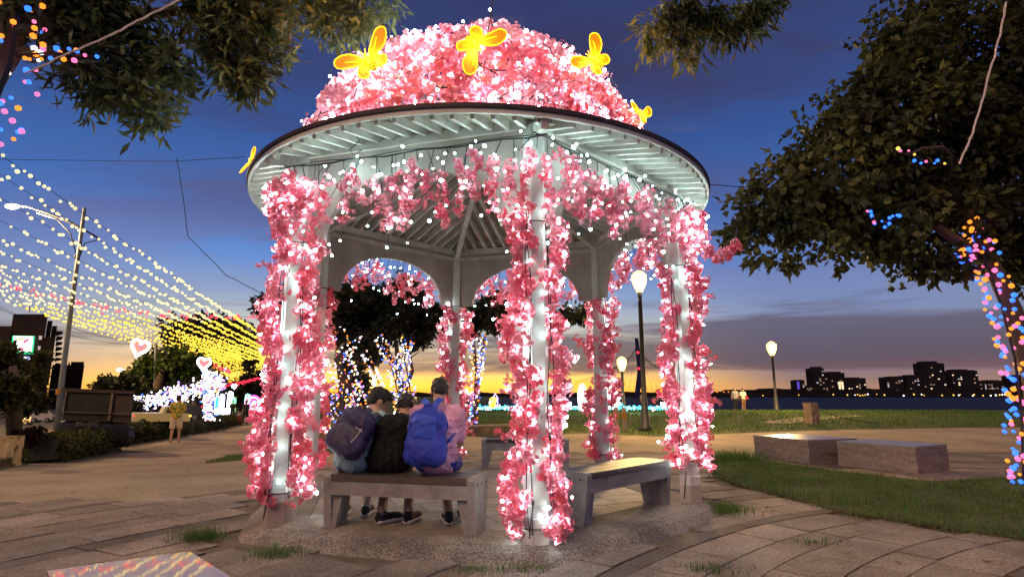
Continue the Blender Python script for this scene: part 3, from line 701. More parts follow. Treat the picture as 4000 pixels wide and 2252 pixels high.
def scatter(poly, n, yfun=None):
    x0 = min(p[0] for p in poly); x1 = max(p[0] for p in poly); y0 = min(p[1] for p in poly); y1 = max(p[1] for p in poly); out = []
    while len(out) < n:
        x, y = random.uniform(x0, x1), random.uniform(y0, y1)
        if inpoly(x, y, poly) and math.sin(x * 3.1 + y) * math.sin(y * 2.7 - x) + random.random() * 1.7 > .1: out.append((x, y))
    return out
blades('grass', scatter(grass_near, 30000), .085, .0042, MT['blade'])
blades('dry_grass', scatter(grass_near, 7000), .075, .004, MT['blade_dry'])
edge = []
for i in range(2200):
    a, b = random.choice(list(zip(grass_near[0:7], grass_near[1:8]))); t_ = random.random(); edge.append((a[0] + (b[0] - a[0]) * t_ + random.gauss(0, .06), a[1] + (b[1] - a[1]) * t_ + random.gauss(0, .06)))
blades('edge_grass', edge, .06, .004, MT['blade_dry'])
blades('tall_grass', [(gp(2850, 1800).x + random.gauss(0, .35), gp(2850, 1800).y + random.gauss(0, .25)) for _ in range(900)], .24, .004, MT['blade'])
blades('strip_grass', scatter(tri, 4000), .08, .006, MT['blade'])
bank = [g2(2270, 1688), g2(2560, 1701), g2(2760, 1693), g2(3200, 1676), g2(4100, 1664), (30, 24), (32, 41), (-3, 41), (-1, 18)]
blades('bank_grass', scatter(bank, 42000), .11, .012, MT['blade'])
blades('bank_dry_grass', scatter(bank, 9000), .10, .012, MT['blade_dry'])
# weeds in the joints
for (x, y), lab, n, h in (((785, 2120), 'green weed tuft in the paving joint behind the polished granite block', 130, .12), ((1080, 2185), 'flat weed tuft growing across the slabs in front of the platform', 110, .055), ((1060, 2160), 'small weed tuft by the corner joint under the left pillar', 50, .05),
        ((2780, 2010), 'bushy weed tuft at the right foot of the gazebo platform', 420, .085), ((2830, 1990), 'thin weed patch beside the bushy tuft right of the platform', 160, .05), ((3185, 2135), 'tiny weed between the slabs at lower right', 40, .04), ((2780, 2245), 'tiny weed at the bottom edge of the slabs', 50, .05), ((2060, 2238), 'sparse weed at the bottom edge in front of the platform', 60, .04), ((1880, 2246), 'short weed at the bottom edge left of centre', 50, .04)):
    c = gp(x, y); s = .09 if n < 200 else .16
    o = blades('weed', [(c.x + random.gauss(0, s * 1.2), c.y + random.gauss(0, s * .7)) for _ in range(int(n * 2.6))], h, .0028, MT['blade']); del o['kind']; o.location.z = .02
    tag(o, lab, 'weed')
# ---------------------------------------------------------------- granite blocks
def rough_stone(name, m, size, parent, loc, rz, sub=5, amp=.006, top=None):
    bm = bmesh.new(); bmesh.ops.create_cube(bm, size=1); bmesh.ops.subdivide_edges(bm, edges=bm.edges[:], cuts=sub, use_grid_fill=True)
    for v in bm.verts:
        e = max(abs(v.co.x), abs(v.co.y)) > .499; tp = v.co.z > .499
        v.co = Vector((v.co.x * size[0], v.co.y * size[1], (v.co.z + .5) * size[2]))
        if not tp or e:
            n_ = Vector((random.gauss(0, 1), random.gauss(0, 1), 0)); v.co += n_ * amp * (.35 if tp else 1)
    me = bpy.data.meshes.new(name); bm.to_mesh(me); bm.free(); me.materials.append(m)
    if top is not None:
        me.materials.append(top)
        for p_ in me.polygons:
            if p_.normal.z > .9: p_.material_index = 1
    o = link(name, me, parent, loc); o.rotation_euler = (0, 0, rz); return o
MT['granite'] = mat('rough_granite', (.29, .225, .20), (.19, .145, .13), rough=.85, scale=16, bump=.4, bscale=45, detail=9)
MT['polished'] = mat('polished_granite', (.56, .38, .27), (.44, .30, .22), rough=.03, scale=60, spec=.4)
MT['honed'] = mat('honed_granite', (.30, .26, .25), (.22, .19, .18), rough=.28, scale=60, spec=.6)
def block(lab, near, d1, l1, l2, h, top):
    """near: nearest corner; d1: unit dir of side 1 (length l1); side 2 is perpendicular"""
    d1 = Vector((*d1, 0)).normalized(); d2 = Vector((d1.y, -d1.x, 0)); c = Vector((*near, 0)) + d1 * l1 / 2 + d2 * l2 / 2
    t = thing('stone_block', lab, 'stone block', (c.x, c.y, 0), 'granite blocks on the plaza'); rz = math.atan2(d1.y, d1.x)
    rough_stone('body', MT['granite'], (l1, abs(l2), h - .03), t, c, rz)
    o = rough_stone('top_slab', MT[top], (l1 + .01, abs(l2) + .01, .035), t, c + Vector((0, 0, h - .033)), rz, 1, .0, MT[top])
    if top == 'polished': o.rotation_euler = (Matrix.Rotation(math.radians(-2.4), 3, 'X') @ Matrix.Rotation(rz, 3, 'Z')).to_euler(); o.location.z -= .004
block('rough granite block on the grass, the left one of the two', (5.45, 10.72), (-.33, .94), 1.37, 1.22, .446, 'honed')
block('rough granite block on the grass, the nearer right one of the two', (6.47, 9.36), (-.48, .88), 1.29, .98, .446, 'honed')
d = Vector((.506, -.548, 0)).normalized(); d2 = Vector((-.72, -.69, 0)).normalized()
c0 = Vector((-1.766, 3.29, 0)) + d * 1.3
block('polished granite block with light reflections at the lower left edge', (c0.x, c0.y), tuple((-d)[:2]), 1.3, -.60, .446, 'polished')
# ---------------------------------------------------------------- posts
t = thing('stone_post', 'stone post with a hanging chain on the lawn near the river', 'stone post', gp(3172, 1655))
p = gp(3172, 1655); MT['post_stone'] = mat('post_stone', (.26, .18, .13), (.17, .12, .09), rough=.9, scale=5, bump=.5)
rough_stone('shaft', MT['post_stone'], (.42, .42, .86), t, p, .4, 4, .018)
mb = MB(); q = p + Vector((.25, 0, .62)); e = p + Vector((2.0, -1.2, .1))
for i in range(26): u = i / 25; c = q.lerp(e, u) + Vector((0, 0, -.5 * u * (1 - u))); mb.ball(c, (.045, .03, .02) if i % 2 else (.045, .02, .03), 0)
mb.build('chain', MT['black'], t)
p = gp(12, 1822); t = thing('mossy_stone_post', 'mossy square stone post lit orange at the left edge of the plaza', 'stone post', p)
MT['mossy'] = mat('mossy_stone', (.50, .36, .18), (.07, .06, .03), rough=.9, scale=3.2, bump=.6, bscale=14, contrast=(.5, .58), detail=8)
rough_stone('shaft', MT['mossy'], (.42, .42, .64), t, p, .25, 5, .012)
for i, (x, lab) in enumerate(((2410, 'low grey bollard on the lawn edge, the left one of the pair'), (2440, 'low bollard with a yellow band on the lawn edge, the right one of the pair'))):
    p = gp(x, 1685); t = thing('bollard', lab, 'bollard', p, 'bollards at the lawn edge'); mb = MB(); mb.lathe([(.09, 0), (.085, .75), (.07, .82)], p, 10); mb.build('shaft', MT['path'], t)
    mb = MB(); mb.lathe([(.093, .42), (.093, .62)], p, 10); mb.build('band', mat('yellow_band', (.5, .22, .02), rough=.6), t)
# low stone wall behind the gazebo
a, b = gp(1150, 1712), gp(2060, 1712); t = thing('stone_wall', 'low mossy stone retaining wall at the far side of the plaza', 'wall', a.lerp(b, .5))
MT['wall_stone'] = mat('wall_stone', (.20, .14, .08), (.10, .075, .045), rough=.95, scale=2.5, bump=.6, bscale=12, rnd=[(0, g3(.7)), (1, g3(1.2))])
dv = (b - a).normalized(); L_ = (b - a).length; x = 0
mb = MB(); mb.beam(a + Vector((0, .16, .17)), b + Vector((0, .16, .17)), .2, .34); mb.build('core', MT['wall_stone'], t)
for row in range(2):
    x = -.2 * row
    while x < L_:
        l_ = random.uniform(.35, .6); mb = MB(); mb.beam(a + dv * (x + .008) + Vector((0, random.uniform(-.01, .01), .10 + .17 * row)), a + dv * (x + l_ - .008) + Vector((0, 0, .10 + .17 * row)), .18, .16); mb.build('stone', MT['wall_stone'], t); x += l_
mb = MB(); mb.beam(a + Vector((0, .08, .395)), b + Vector((0, .08, .395)), .34, .05); mb.build('coping', MT['path'], t)
# ---------------------------------------------------------------- benches
MT['bench'] = mat('bench_concrete', (.34, .31, .31), (.21, .19, .19), rough=.6, scale=6, bump=.3, bscale=50, detail=8)
MT['bench_wood'] = mat('bench_slat', (.085, .06, .052), (.05, .036, .032), rough=.4, scale=6, stretch=(1, 8, 8), bump=.4, bscale=20)
MT['bolt'] = mat('bolt', (.05, .04, .04), rough=.5, metal=.8)
def bench(lab, a, b, inward, seat_top=.58, end_len=.0):
    """a,b: outer bottom corners on the platform, inward: unit vector towards the far long side"""
    a = Vector((a[0], a[1], PZ)); b = Vector((b[0], b[1], PZ)); L_ = (b - a).length; u = (b - a).normalized(); v = Vector(inward); v = (v - u * v.dot(u)).normalized(); zt = seat_top - PZ; D = .40
    t = thing('bench', lab, 'bench', (a + b) / 2 + v * D / 2, 'benches between the gazebo pillars')
    for e, (c, s_) in enumerate(((a, 1), (b, -1))):
        mb = MB(); w0 = .07
        prof_ = [(.05, 0), (D - .08, 0), (D, zt - .02), (D - .02, zt), (.02, zt), (0, zt - .02)]
        mb.prism([c + v * y + Vector((0, 0, z)) for y, z in prof_], (0, 0, 0), u * s_ * w0); lg = mb.build('leg_panel', MT['bench'], t)
        mb = MB(); mb.prism([c + u * s_ * w0 + v * .05 + Vector((0, 0, z)) for z in (0, zt - .03)] + [c + u * s_ * (w0 + .13) + v * .05 + Vector((0, 0, zt - .03)), c + u * s_ * (w0 + .035) + v * .05], (0, 0, 0), v * .06) ; mb.build('leg_web', MT['bench'], lg)
        for y in (.08, .2, .32):
            mb = MB(); q = c + v * y + Vector((0, 0, zt - .06)); mb.tube([q - u * s_ * .004, q + u * s_ * .004], .011, 6); mb.build('bolt', MT['bolt'], lg)
    for y0, y1 in ((.0, .125), (.138, .262), (.275, .40)):
        mb = MB(); c = a + u * .072 + v * (y0 + y1) / 2 + Vector((0, 0, zt - .0275)); mb.beam(c, c + u * (L_ - .144), y1 - y0, .055); mb.build('slat', MT['bench_wood'], t)
    for y in (.03, D - .03):
        mb = MB(); c = a + u * .072 + v * y + Vector((0, 0, zt - .115)); mb.beam(c, c + u * (L_ - .144), .045, .115); mb.build('apron', MT['bench'], t)
bench('grey concrete bench with slatted seat carrying the three boys', g2(1252, 2062, PZ), g2(1852, 2098, PZ), (.25, .97, 0))
bench('empty grey bench between the two front right pillars', g2(2300, 2062, PZ), g2(2632, 1968, PZ), (-.55, .83, 0))
bench('small grey bench at the far side of the gazebo floor', g2(1880, 1832, PZ), g2(2225, 1832, PZ), (0, 1, 0))

MT['litter'] = mat('dry_leaf', (.20, .11, .04), (.10, .06, .025), rough=.8, scale=3, rnd=None)
Vl = []; Fl = []
for i in range(420):
    x = random.uniform(-7, 9); y = random.uniform(2.6, 11)
    if math.hypot(x - O.x, y - O.y) < 2.9: continue
    a = random.uniform(0, 6.3); l_ = random.uniform(.018, .045); d1 = Vector((math.cos(a), math.sin(a), 0)); d2 = Vector((-d1.y, d1.x, 0)) * .45; z = terr(x, y) + (.05 if inpoly(x, y, grass_near) else .031); n0 = len(Vl)
    for q in (-d1, d2, d1, -d2): v = Vector((x, y, z)) + q * l_; v.z += random.uniform(0, .012); Vl.append(tuple(v))
    Fl.append((n0, n0 + 1, n0 + 2, n0 + 3))
tag(npmesh('fallen_leaves', Vl, Fl, MT['litter']), 'dry fallen leaves scattered over the plaza paving and lawn', 'leaves', kind='stuff')
# ================================================================ TREES AND LIGHT STRINGS
def leafmat(name, c1, c2, sc=1.2, tr=.35):
    m = mat(name, c1, c2, rough=.55, scale=sc, trans=tr, spec=.35); nt = m.node_tree; L = nt.links.new; b = nt.nodes['Principled BSDF']; src = b.inputs['Base Color'].links[0].from_socket
    g = nd(nt, 'ShaderNodeNewGeometry'); r = ramp(nt, [(0, g3(.45)), (.6, g3(.95)), (.93, g3(1.25)), (1, (2.4, 1.9, 1.0))]); L(g.outputs['Random Per Island'], r.inputs[0])
    mx = nd(nt, 'ShaderNodeMix', data_type='RGBA', blend_type='MULTIPLY'); mx.inputs[0].default_value = 1; L(src, mx.inputs[6]); L(r.outputs[0], mx.inputs[7])
    for l in list(src.links):
        if l.to_node != mx: L(mx.outputs[2], l.to_socket)
    return m
MT['leaf_r'] = leafmat('broad_leaf', (.085, .095, .026), (.03, .04, .014))
MT['leaf_l'] = leafmat('narrow_leaf', (.12, .18, .075), (.045, .07, .028))
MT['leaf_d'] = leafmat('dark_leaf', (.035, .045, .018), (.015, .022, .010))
MT['leaf_g'] = leafmat('green_leaf', (.09, .15, .02), (.03, .055, .012))
MT['bark'] = mat('bark', (.12, .08, .055), (.06, .04, .03), rough=.9, scale=6, bump=.8, bscale=25, stretch=(1, 1, .3))
MT['bark_lit'] = MT['bark']
def foliage(name, lobes, n, ln, wd, m, parent, per=9, droop=.3, shell=.55, spread=.9, seed=1, lump=.18, holes=0):
    r_ = np.random.default_rng(seed); L_ = np.array([(*l[0], *(l[1] if hasattr(l[1], '__len__') else (l[1],) * 3)) for l in lobes], dtype=float)
    vol = (L_[:, 3] * L_[:, 4] * L_[:, 5]) ** .75; nt = max(1, n // per); idx = r_.choice(len(L_), nt, p=vol / vol.sum())
    d = r_.normal(size=(nt, 3)); d /= np.linalg.norm(d, axis=1)[:, None]; rad = r_.uniform(0, 1, nt) ** shell
    C = L_[idx, :3] + d * rad[:, None] * L_[idx, 3:] * (1 + lump * r_.normal(size=(nt, 1)) * (rad[:, None] > .75))
    if holes:
        kp = np.sin(2.6 * C[:, 0] + 1) * np.sin(2.9 * C[:, 1]) * np.sin(3.3 * C[:, 2] + 2) + .25 * np.sin(7 * C[:, 0] + 5 * C[:, 2]) < holes; C = C[kp]; d = d[kp]
    C = np.repeat(C, per, 0); D0 = np.repeat(d, per, 0); N = len(C)
    dd = r_.normal(size=(N, 3)) * spread + D0 * .5; dd[:, 2] -= droop; dd /= np.linalg.norm(dd, axis=1)[:, None]
    sl = ln * r_.uniform(.6, 1.25, N)[:, None]; base = C + dd * sl * .25 + r_.normal(size=(N, 3)) * ln * .35
    s = np.cross(dd, r_.normal(size=(N, 3))); s /= np.linalg.norm(s, axis=1)[:, None] + 1e-9; up = np.cross(s, dd)
    w = wd * r_.uniform(.7, 1.2, N)[:, None]
    V = np.stack([base, base + dd * sl * .45 + s * w / 2 + up * w * .18, base + dd * sl - up * sl * .12, base + dd * sl * .45 - s * w / 2 + up * w * .18], 1).reshape(-1, 3)
    Fq = (np.arange(N)[:, None] * 4 + np.array([[0, 1, 2, 3]]))
    return tag(npmesh(name, V, Fq, m, parent), kind='stuff')
def tree(lab, base, limbs, lobes, n, ln, wd, m, name='tree', group=None, cat='tree', trunk_name='trunk', **kw):
    t = thing(name, lab, cat, base, group)
    for i, (pts, rs) in enumerate(limbs): mb = MB(); mb.tube(pts, rs, 8); mb.build('trunk' if i == 0 else 'limb', MT['bark'], t, True)
    if n: foliage('crown', lobes, n, ln, wd, m, t, **kw)
    return t
SC = {'w': ((1, .93, .95), 2.6), 'o': ((1, .24, .02), 1.5), 'b': ((.02, .13, 1), 2.2), 'p': ((1, .13, .32), 1.6), 'g': ((.4, 1, .6), 1.6), 'y': ((1, .52, .08), 1.6), 'v': ((.42, .28, 1), 1.9), 'r': ((1, .03, .07), 1.8)}
BM = {k: emit('bulb_' + k, *v) for k, v in SC.items()}
MT_keys = list(BM)
def bulbs_mix(name, pts, r, keys, parent, k=0):
    mats = [BM[q] for q in dict.fromkeys(keys)]; kk = list(dict.fromkeys(keys)); sel = [kk.index(random.choice(keys)) for _ in pts]
    return balls(name, pts, [r * random.uniform(.7, 1.3) for _ in pts], mats, parent, mi=np.array(sel), k=k)
def wrap(path, rad, n, jitter=.3):
    """spiral points around a limb"""
    out = []; path = [Vector(p) for p in path]; seg = [(path[i + 1] - path[i]).length for i in range(len(path) - 1)]; T_ = sum(seg)
    for i in range(n):
        s = (i + random.random()) / n * T_; j = 0
        while j < len(seg) - 1 and s > seg[j]: s -= seg[j]; j += 1
        c = path[j].lerp(path[j + 1], s / seg[j]); d = (path[j + 1] - path[j]).normalized(); a = d.orthogonal().normalized(); b = d.cross(a); ph = random.uniform(0, 2 * PI)
        out.append(c + (a * math.cos(ph) + b * math.sin(ph)) * rad * random.uniform(.9, 1 + jitter))
    return out
# --- big broad-leaved tree on the right
Yt = 8.2
lobes = []
for x, y, r_, Y in ((2990, 800, .55, 8.6), (3120, 830, .7, 8.4), (2905, 905, .35, 8.6), (3010, 960, .42, 8.5), (3200, 700, .75, 8.2), (3330, 560, .75, 8.0), (3420, 420, .7, 8.0), (3500, 300, .7, 7.8), (3560, 170, .6, 7.8), (3460, 150, .3, 7.9),
        (3440, 60, .28, 8.0), (3620, 40, .5, 8.2), (3300, 850, .8, 8.3), (3480, 700, .95, 8.2), (3600, 500, 1.0, 8.2), (3750, 300, .9, 8.4), (3900, 120, .9, 8.0), (3720, 650, 1.0, 8.6), (3900, 500, 1.1, 8.6), (3660, 880, .75, 8.3), (3480, 930, .5, 8.1), (3400, 800, .6, 8.6),
        (3850, 850, .9, 8.8), (4020, 700, 1.1, 8.6), (3600, 1000, .42, 8.0), (3490, 975, .3, 8.0), (3950, 980, .55, 9.0), (3750, 1030, .3, 8.3), (4050, 300, 1.2, 8.3), (3960, 1010, .3, 8.6), (3130, 640, .35, 8.3), (3270, 480, .3, 8.1), (3080, 985, .28, 8.4), (3960, 1130, .16, 8.2), (4080, 1000, .6, 8.6)):
    lobes.append((px(x, y, Y), (r_, r_ * 1.1, r_ * .9)))
bs = Vector((7.7, 8.3, 0)); tp = [bs, px(4065, 1650, 8.4), px(4035, 1450, 8.4), px(3950, 1200, 8.3), px(3860, 1000, 8.2), px(3790, 850, 8.1), px(3800, 600, 8.2)]
limbs = [(tp, [.20, .16, .14, .12, .10, .09, .06]), ([px(3830, 1000, 8.1), px(3650, 880, 8.0), px(3400, 830, 8.2), px(3150, 850, 8.4)], [.08, .06, .04, .02]), ([px(3790, 850, 8.1), px(3600, 560, 8.1), px(3500, 300, 8.0)], [.07, .05, .02]), ([px(3800, 700, 8.1), px(3680, 575, 7.3), px(3600, 580, 7.25), px(3560, 600, 7.3)], [.04, .03, .02, .012])]
tr_r = tree('large broad-leaved tree overhanging the right side, its trunk strung with coloured lights', bs, limbs, lobes, 46000, .140, .095, MT['leaf_r'], per=9, seed=3, shell=.55, droop=.5, lump=.25, holes=.30)
mb = MB()
def lightset(lab, paths, r, keys, group, bulb_r=.03, cable=True, name='string_light'):
    a = Vector(paths[0][0][0]); t = thing(name, lab, 'light string', a, group); pts = []; w = MB()
    for path, rad, n in paths:
        q = wrap(path, rad, n); pts += q
        if cable:
            P_ = [Vector(p) for p in path]
            w.tube([P_[0].lerp(P_[0], 0)] + [x_ for x_ in P_[1:]], rad * .12 + .004, 4)
    bulbs_mix('bulbs', pts, bulb_r, keys, t)
    if cable: w.build('cable', MT['black'], t)
    return t
lightset('orange, pink and blue light string wound round the leaning trunk at right', [([px(4000, 1900, 8.1), px(3990, 1600, 8.1), px(3965, 1400, 8.0), px(3915, 1200, 8.0), px(3845, 1000, 8.0), px(3790, 850, 8.0)], .15, 190), ([px(3820, 985, 7.9), px(3700, 1000, 7.9)], .1, 14)], .2, 'oopppbbbbo', None, .034)
lightset('short string of pink and blue lights among the right tree leaves', [([px(3375, 830, 7.2), px(3450, 870, 7.2), px(3520, 850, 7.2)], .05, 14)], .03, 'pbbwb', None, .024)
lightset('little knot of coloured lights high in the right tree', [([px(3490, 590, 7.1), px(3570, 610, 7.1), px(3680, 655, 7.1)], .05, 10)], .03, 'pybpb', None, .022)
def cable(lab, pts, r, m, name='cable'):
    mb = MB(); P_ = [Vector(p) for p in pts]; Q = []
    for i in range(len(P_) - 1):
        for j in range(6): Q.append(P_[i].lerp(P_[i + 1], j / 6) + Vector((random.uniform(-1, 1), 0, random.uniform(-1, 1))) * r * .9)
    Q.append(P_[-1]); mb.tube(Q, r, 5); return tag(mb.build(name, m), lab, 'cable')
cable('white cable hanging in front of the right tree', [px(3930, 10, 5.2), px(3900, 160, 5.2), px(3850, 340, 5.2), px(3800, 520, 5.2), px(3748, 640, 5.2)], .010, MT['cable_white'])
cable('pale pink cable running up from the coloured lights at upper left', [px(100, 287, 4.0), px(280, 205, 4.0), px(430, 140, 4.0), px(560, 70, 4.0), px(760, -30, 4.0)], .008, MT['cable_white'])
cable('thin dark cable drooping through the sky left of the gazebo', [px(690, 620, 9), px(705, 700, 9), px(735, 925, 9), px(885, 1075, 9.2), px(1030, 1150, 9.4)], .006, MT['black'])
cable('thin dark cable stretched level to the left end of the eave', [px(-60, 622, 9), px(400, 628, 9), px(690, 629, 9), px(960, 612, 8.2)], .005, MT['black'])
cable('thin dark cable between the right end of the eave and the tree', [px(2750, 720, 8), px(2870, 728, 8.3), px(3000, 735, 8.4)], .006, MT['black'])
# --- overhanging tree on the left
lobes = []
for x, y, r_, Y in ((250, 60, .32, 4.3), (420, 70, .34, 4.5), (560, 120, .34, 4.6), (700, 160, .34, 4.7), (820, 200, .30, 4.8), (930, 250, .26, 4.9), (640, 30, .34, 4.6), (820, 60, .34, 4.8), (1000, 60, .30, 5.0), (1110, 40, .18, 5.0), (440, 240, .30, 4.5), (350, 330, .22, 4.4), (520, 350, .24, 4.5), (570, 420, .17, 4.5),
        (600, 470, .10, 4.5), (640, 260, .26, 4.6), (1000, 290, .16, 5.0), (960, 330, .12, 4.9), (1080, 170, .15, 5.0), (130, 30, .26, 4.2), (1250, 60, .20, 5.3), (1330, 100, .20, 5.4), (1400, 40, .26, 5.4), (1540, 10, .16, 5.6), (1260, 10, .22, 5.4), (330, 160, .26, 4.4)):
    lobes.append((px(x, y, Y), (r_, r_, r_ * .85)))
bs = Vector((-4.9, 3.6, 0))
limbs = [([bs, (-4.7, 3.8, 1.6), px(-330, 700, 4.15), px(-130, 420, 4.15), px(20, 200, 4.2), px(60, -60, 4.2), (-3.9, 4.3, 5.2)], [.2, .17, .14, .12, .11, .1, .07]),
         ([px(20, 205, 4.2), px(300, 210, 4.3), px(400, 225, 4.4), px(470, 320, 4.45), px(490, 350, 4.45)], [.05, .035, .02, .008, .005]), ([px(80, 100, 4.2), px(500, 60, 4.5), px(900, 30, 4.9), px(1300, -60, 5.3), px(1600, -90, 5.5)], [.07, .05, .035, .03, .02]),
         ([px(1500, -100, 5.5), px(2100, -190, 5.3), px(2600, -120, 5.0), px(2850, -40, 4.9)], [.03, .03, .025, .012]), ([px(900, 30, 4.9), px(960, 180, 4.9), px(985, 300, 4.95)], [.02, .012, .006])]
tl = tree('tree with narrow leaves overhanging the upper left corner', bs, limbs, lobes, 11500, .15, .040, MT['leaf_l'], per=10, seed=5, shell=.5, droop=.35, spread=1.0, holes=.28)
lb2 = []
for x, y, r_ in ((2570, 60, .10), (2640, 120, .09), (2560, 130, .06), (2700, 170, .08), (2690, 225, .05), (2760, 50, .12), (2850, 90, .09), (2660, 30, .12), (2920, 40, .12), (3000, 20, .08), (2880, 130, .05), (2600, 170, .04), (2800, 110, .06)): lb2.append((px(x, y, 4.9), r_))
foliage('hanging_spray', lb2, 1500, .16, .036, MT['leaf_l'], tl, per=8, droop=1.3, spread=.7, seed=9)
lightset('blue, orange and pink light string on the trunk at the upper left edge', [([px(-90, 560, 4.0), px(-20, 400, 4.0), px(40, 250, 4.0), px(70, 50, 4.0), px(60, -50, 4.0)], .17, 72), ([px(90, 215, 4.05), px(200, 205, 4.05), px(370, 225, 4.1)], .05, 15)], .15, 'oobbbppow', None, .022)

# --- trees with light-wrapped trunks behind the gazebo (20 m)
Yb = 19.5
def P2(x, y, Y=Yb): return px(x, y, Y)
def lobset(L_, k=112., Y=Yb): return [(P2(x, y, Y + random.uniform(-.5, .5)), r_ / k) for x, y, r_ in L_]
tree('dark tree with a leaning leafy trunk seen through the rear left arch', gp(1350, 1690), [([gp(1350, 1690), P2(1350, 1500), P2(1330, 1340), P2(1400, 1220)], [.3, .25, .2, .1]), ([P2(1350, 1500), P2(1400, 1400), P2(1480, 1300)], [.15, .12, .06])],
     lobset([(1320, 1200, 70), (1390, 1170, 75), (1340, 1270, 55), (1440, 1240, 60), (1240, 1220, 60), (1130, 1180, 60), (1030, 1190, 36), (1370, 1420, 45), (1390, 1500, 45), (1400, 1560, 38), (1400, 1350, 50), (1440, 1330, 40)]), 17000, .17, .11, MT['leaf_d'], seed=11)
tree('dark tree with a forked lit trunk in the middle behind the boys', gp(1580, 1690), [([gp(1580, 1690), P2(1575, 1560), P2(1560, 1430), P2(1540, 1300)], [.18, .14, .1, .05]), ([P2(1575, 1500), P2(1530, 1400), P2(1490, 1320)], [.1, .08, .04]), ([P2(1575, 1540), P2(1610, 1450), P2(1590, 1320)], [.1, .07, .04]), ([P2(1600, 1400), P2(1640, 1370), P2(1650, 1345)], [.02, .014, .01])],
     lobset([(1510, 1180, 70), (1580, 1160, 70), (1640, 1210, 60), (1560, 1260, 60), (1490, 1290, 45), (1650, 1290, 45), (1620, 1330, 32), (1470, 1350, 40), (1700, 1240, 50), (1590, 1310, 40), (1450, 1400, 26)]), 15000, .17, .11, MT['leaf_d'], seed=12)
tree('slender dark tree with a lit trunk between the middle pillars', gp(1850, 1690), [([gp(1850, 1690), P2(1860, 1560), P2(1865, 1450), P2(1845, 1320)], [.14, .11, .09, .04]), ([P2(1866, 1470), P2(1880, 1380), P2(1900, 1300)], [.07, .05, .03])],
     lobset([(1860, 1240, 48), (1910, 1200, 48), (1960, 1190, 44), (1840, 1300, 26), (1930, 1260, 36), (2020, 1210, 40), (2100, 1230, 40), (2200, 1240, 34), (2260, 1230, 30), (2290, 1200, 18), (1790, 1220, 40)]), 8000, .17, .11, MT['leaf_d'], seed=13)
lightset('dense amber, white and magenta lights round the thick trunk at the left arch', [([P2(1330, 1690, 19), P2(1340, 1560, 19), P2(1350, 1480, 19), P2(1315, 1380, 19), P2(1380, 1290, 19)], .38, 300), ([P2(1395, 1690, 19), P2(1400, 1600, 19), P2(1370, 1500, 19)], .3, 140)], .4, 'wwoowyybpv', None, .030)
lightset('white and blue lights spiralling up the slim leaning trunk behind the boy at left', [([P2(1500, 1540, 19), P2(1460, 1450, 19), P2(1420, 1370, 19)], .12, 80)], .1, 'wwwyvo', None, .030)
lightset('white, blue and amber lights on the forked trunk behind the boys', [([P2(1570, 1690, 19), P2(1560, 1560, 19), P2(1535, 1450, 19), P2(1480, 1310, 19)], .16, 160), ([P2(1610, 1640, 19), P2(1600, 1500, 19), P2(1580, 1400, 19), P2(1590, 1310, 19)], .15, 130), ([P2(1545, 1500, 19), P2(1560, 1420, 19), P2(1600, 1330, 19)], .14, 60)], .15, 'wwwbboyvo', None, .030)
lightset('blue and white lights on the slender trunk between the middle pillars', [([P2(1842, 1680, 19), P2(1855, 1560, 19), P2(1860, 1440, 19), P2(1850, 1320, 19)], .13, 120), ([P2(1868, 1480, 19), P2(1882, 1390, 19), P2(1890, 1310, 19)], .1, 60)], .1, 'wwbboyv', None, .030)
# --- trees along the street
Ys = 42.
def lob2(L_, Y=Ys): return [(px(x, y, Y + random.uniform(-1.5, 1.5)), r_ / (2200 / Y)) for x, y, r_ in L_]
tree('tall dark tree rising behind the yellow light canopy', gp(800, 1600), [([px(800, 1600, 64), px(800, 1450, 64), px(820, 1330, 64)], [.4, .3, .15])],
     lob2([(700, 1310, 60), (780, 1300, 70), (860, 1310, 70), (940, 1320, 55), (720, 1370, 60), (800, 1390, 60), (760, 1275, 35), (880, 1380, 60), (960, 1400, 40)], 64), 10000, .55, .4, MT['leaf_d'], seed=21, group='street trees')
tree('broad green tree by the first heart lantern', gp(600, 1620), [([px(620, 1610, 36), px(620, 1500, 36), px(640, 1430, 36)], [.35, .28, .15])],
     lob2([(560, 1480, 55), (620, 1430, 60), (700, 1420, 60), (770, 1450, 55), (640, 1500, 60), (720, 1510, 50), (500, 1500, 30)], 38), 8000, .36, .26, MT['leaf_g'], seed=22, group='street trees')
tree('low dark tree over the parked truck', gp(450, 1640), [([px(450, 1620, 34), px(450, 1540, 34)], [.2, .15])], lob2([(420, 1500, 28), (470, 1510, 36), (520, 1520, 34), (395, 1505, 16)], 34), 3000, .3, .22, MT['leaf_d'], seed=23, group='street trees')
tree('leafy roadside tree at the far left edge', gp(60, 1760), [([gp(60, 1760), px(55, 1650, 15), px(60, 1500, 15), px(50, 1430, 15)], [.22, .18, .14, .08])],
     lob2([(20, 1420, 60), (60, 1480, 60), (110, 1500, 45), (20, 1530, 60), (90, 1560, 40), (150, 1400, 22), (135, 1440, 26), (10, 1370, 30), (150, 1560, 30), (60, 1590, 34)], 15.5), 9000, .16, .11, leafmat('olive_leaf', (.09, .09, .02), (.04, .045, .012)), seed=24, group='street trees')
tree('dark bush below the roadside tree at the far left', gp(130, 1740), [([gp(130, 1740), px(130, 1690, 15)], [.05, .03])], lob2([(100, 1712, 30), (130, 1705, 22), (80, 1725, 30)], 15), 2500, .12, .08, leafmat('maroon_leaf', (.05, .02, .02), (.03, .02, .015)), seed=25, cat='bush', name='bush')
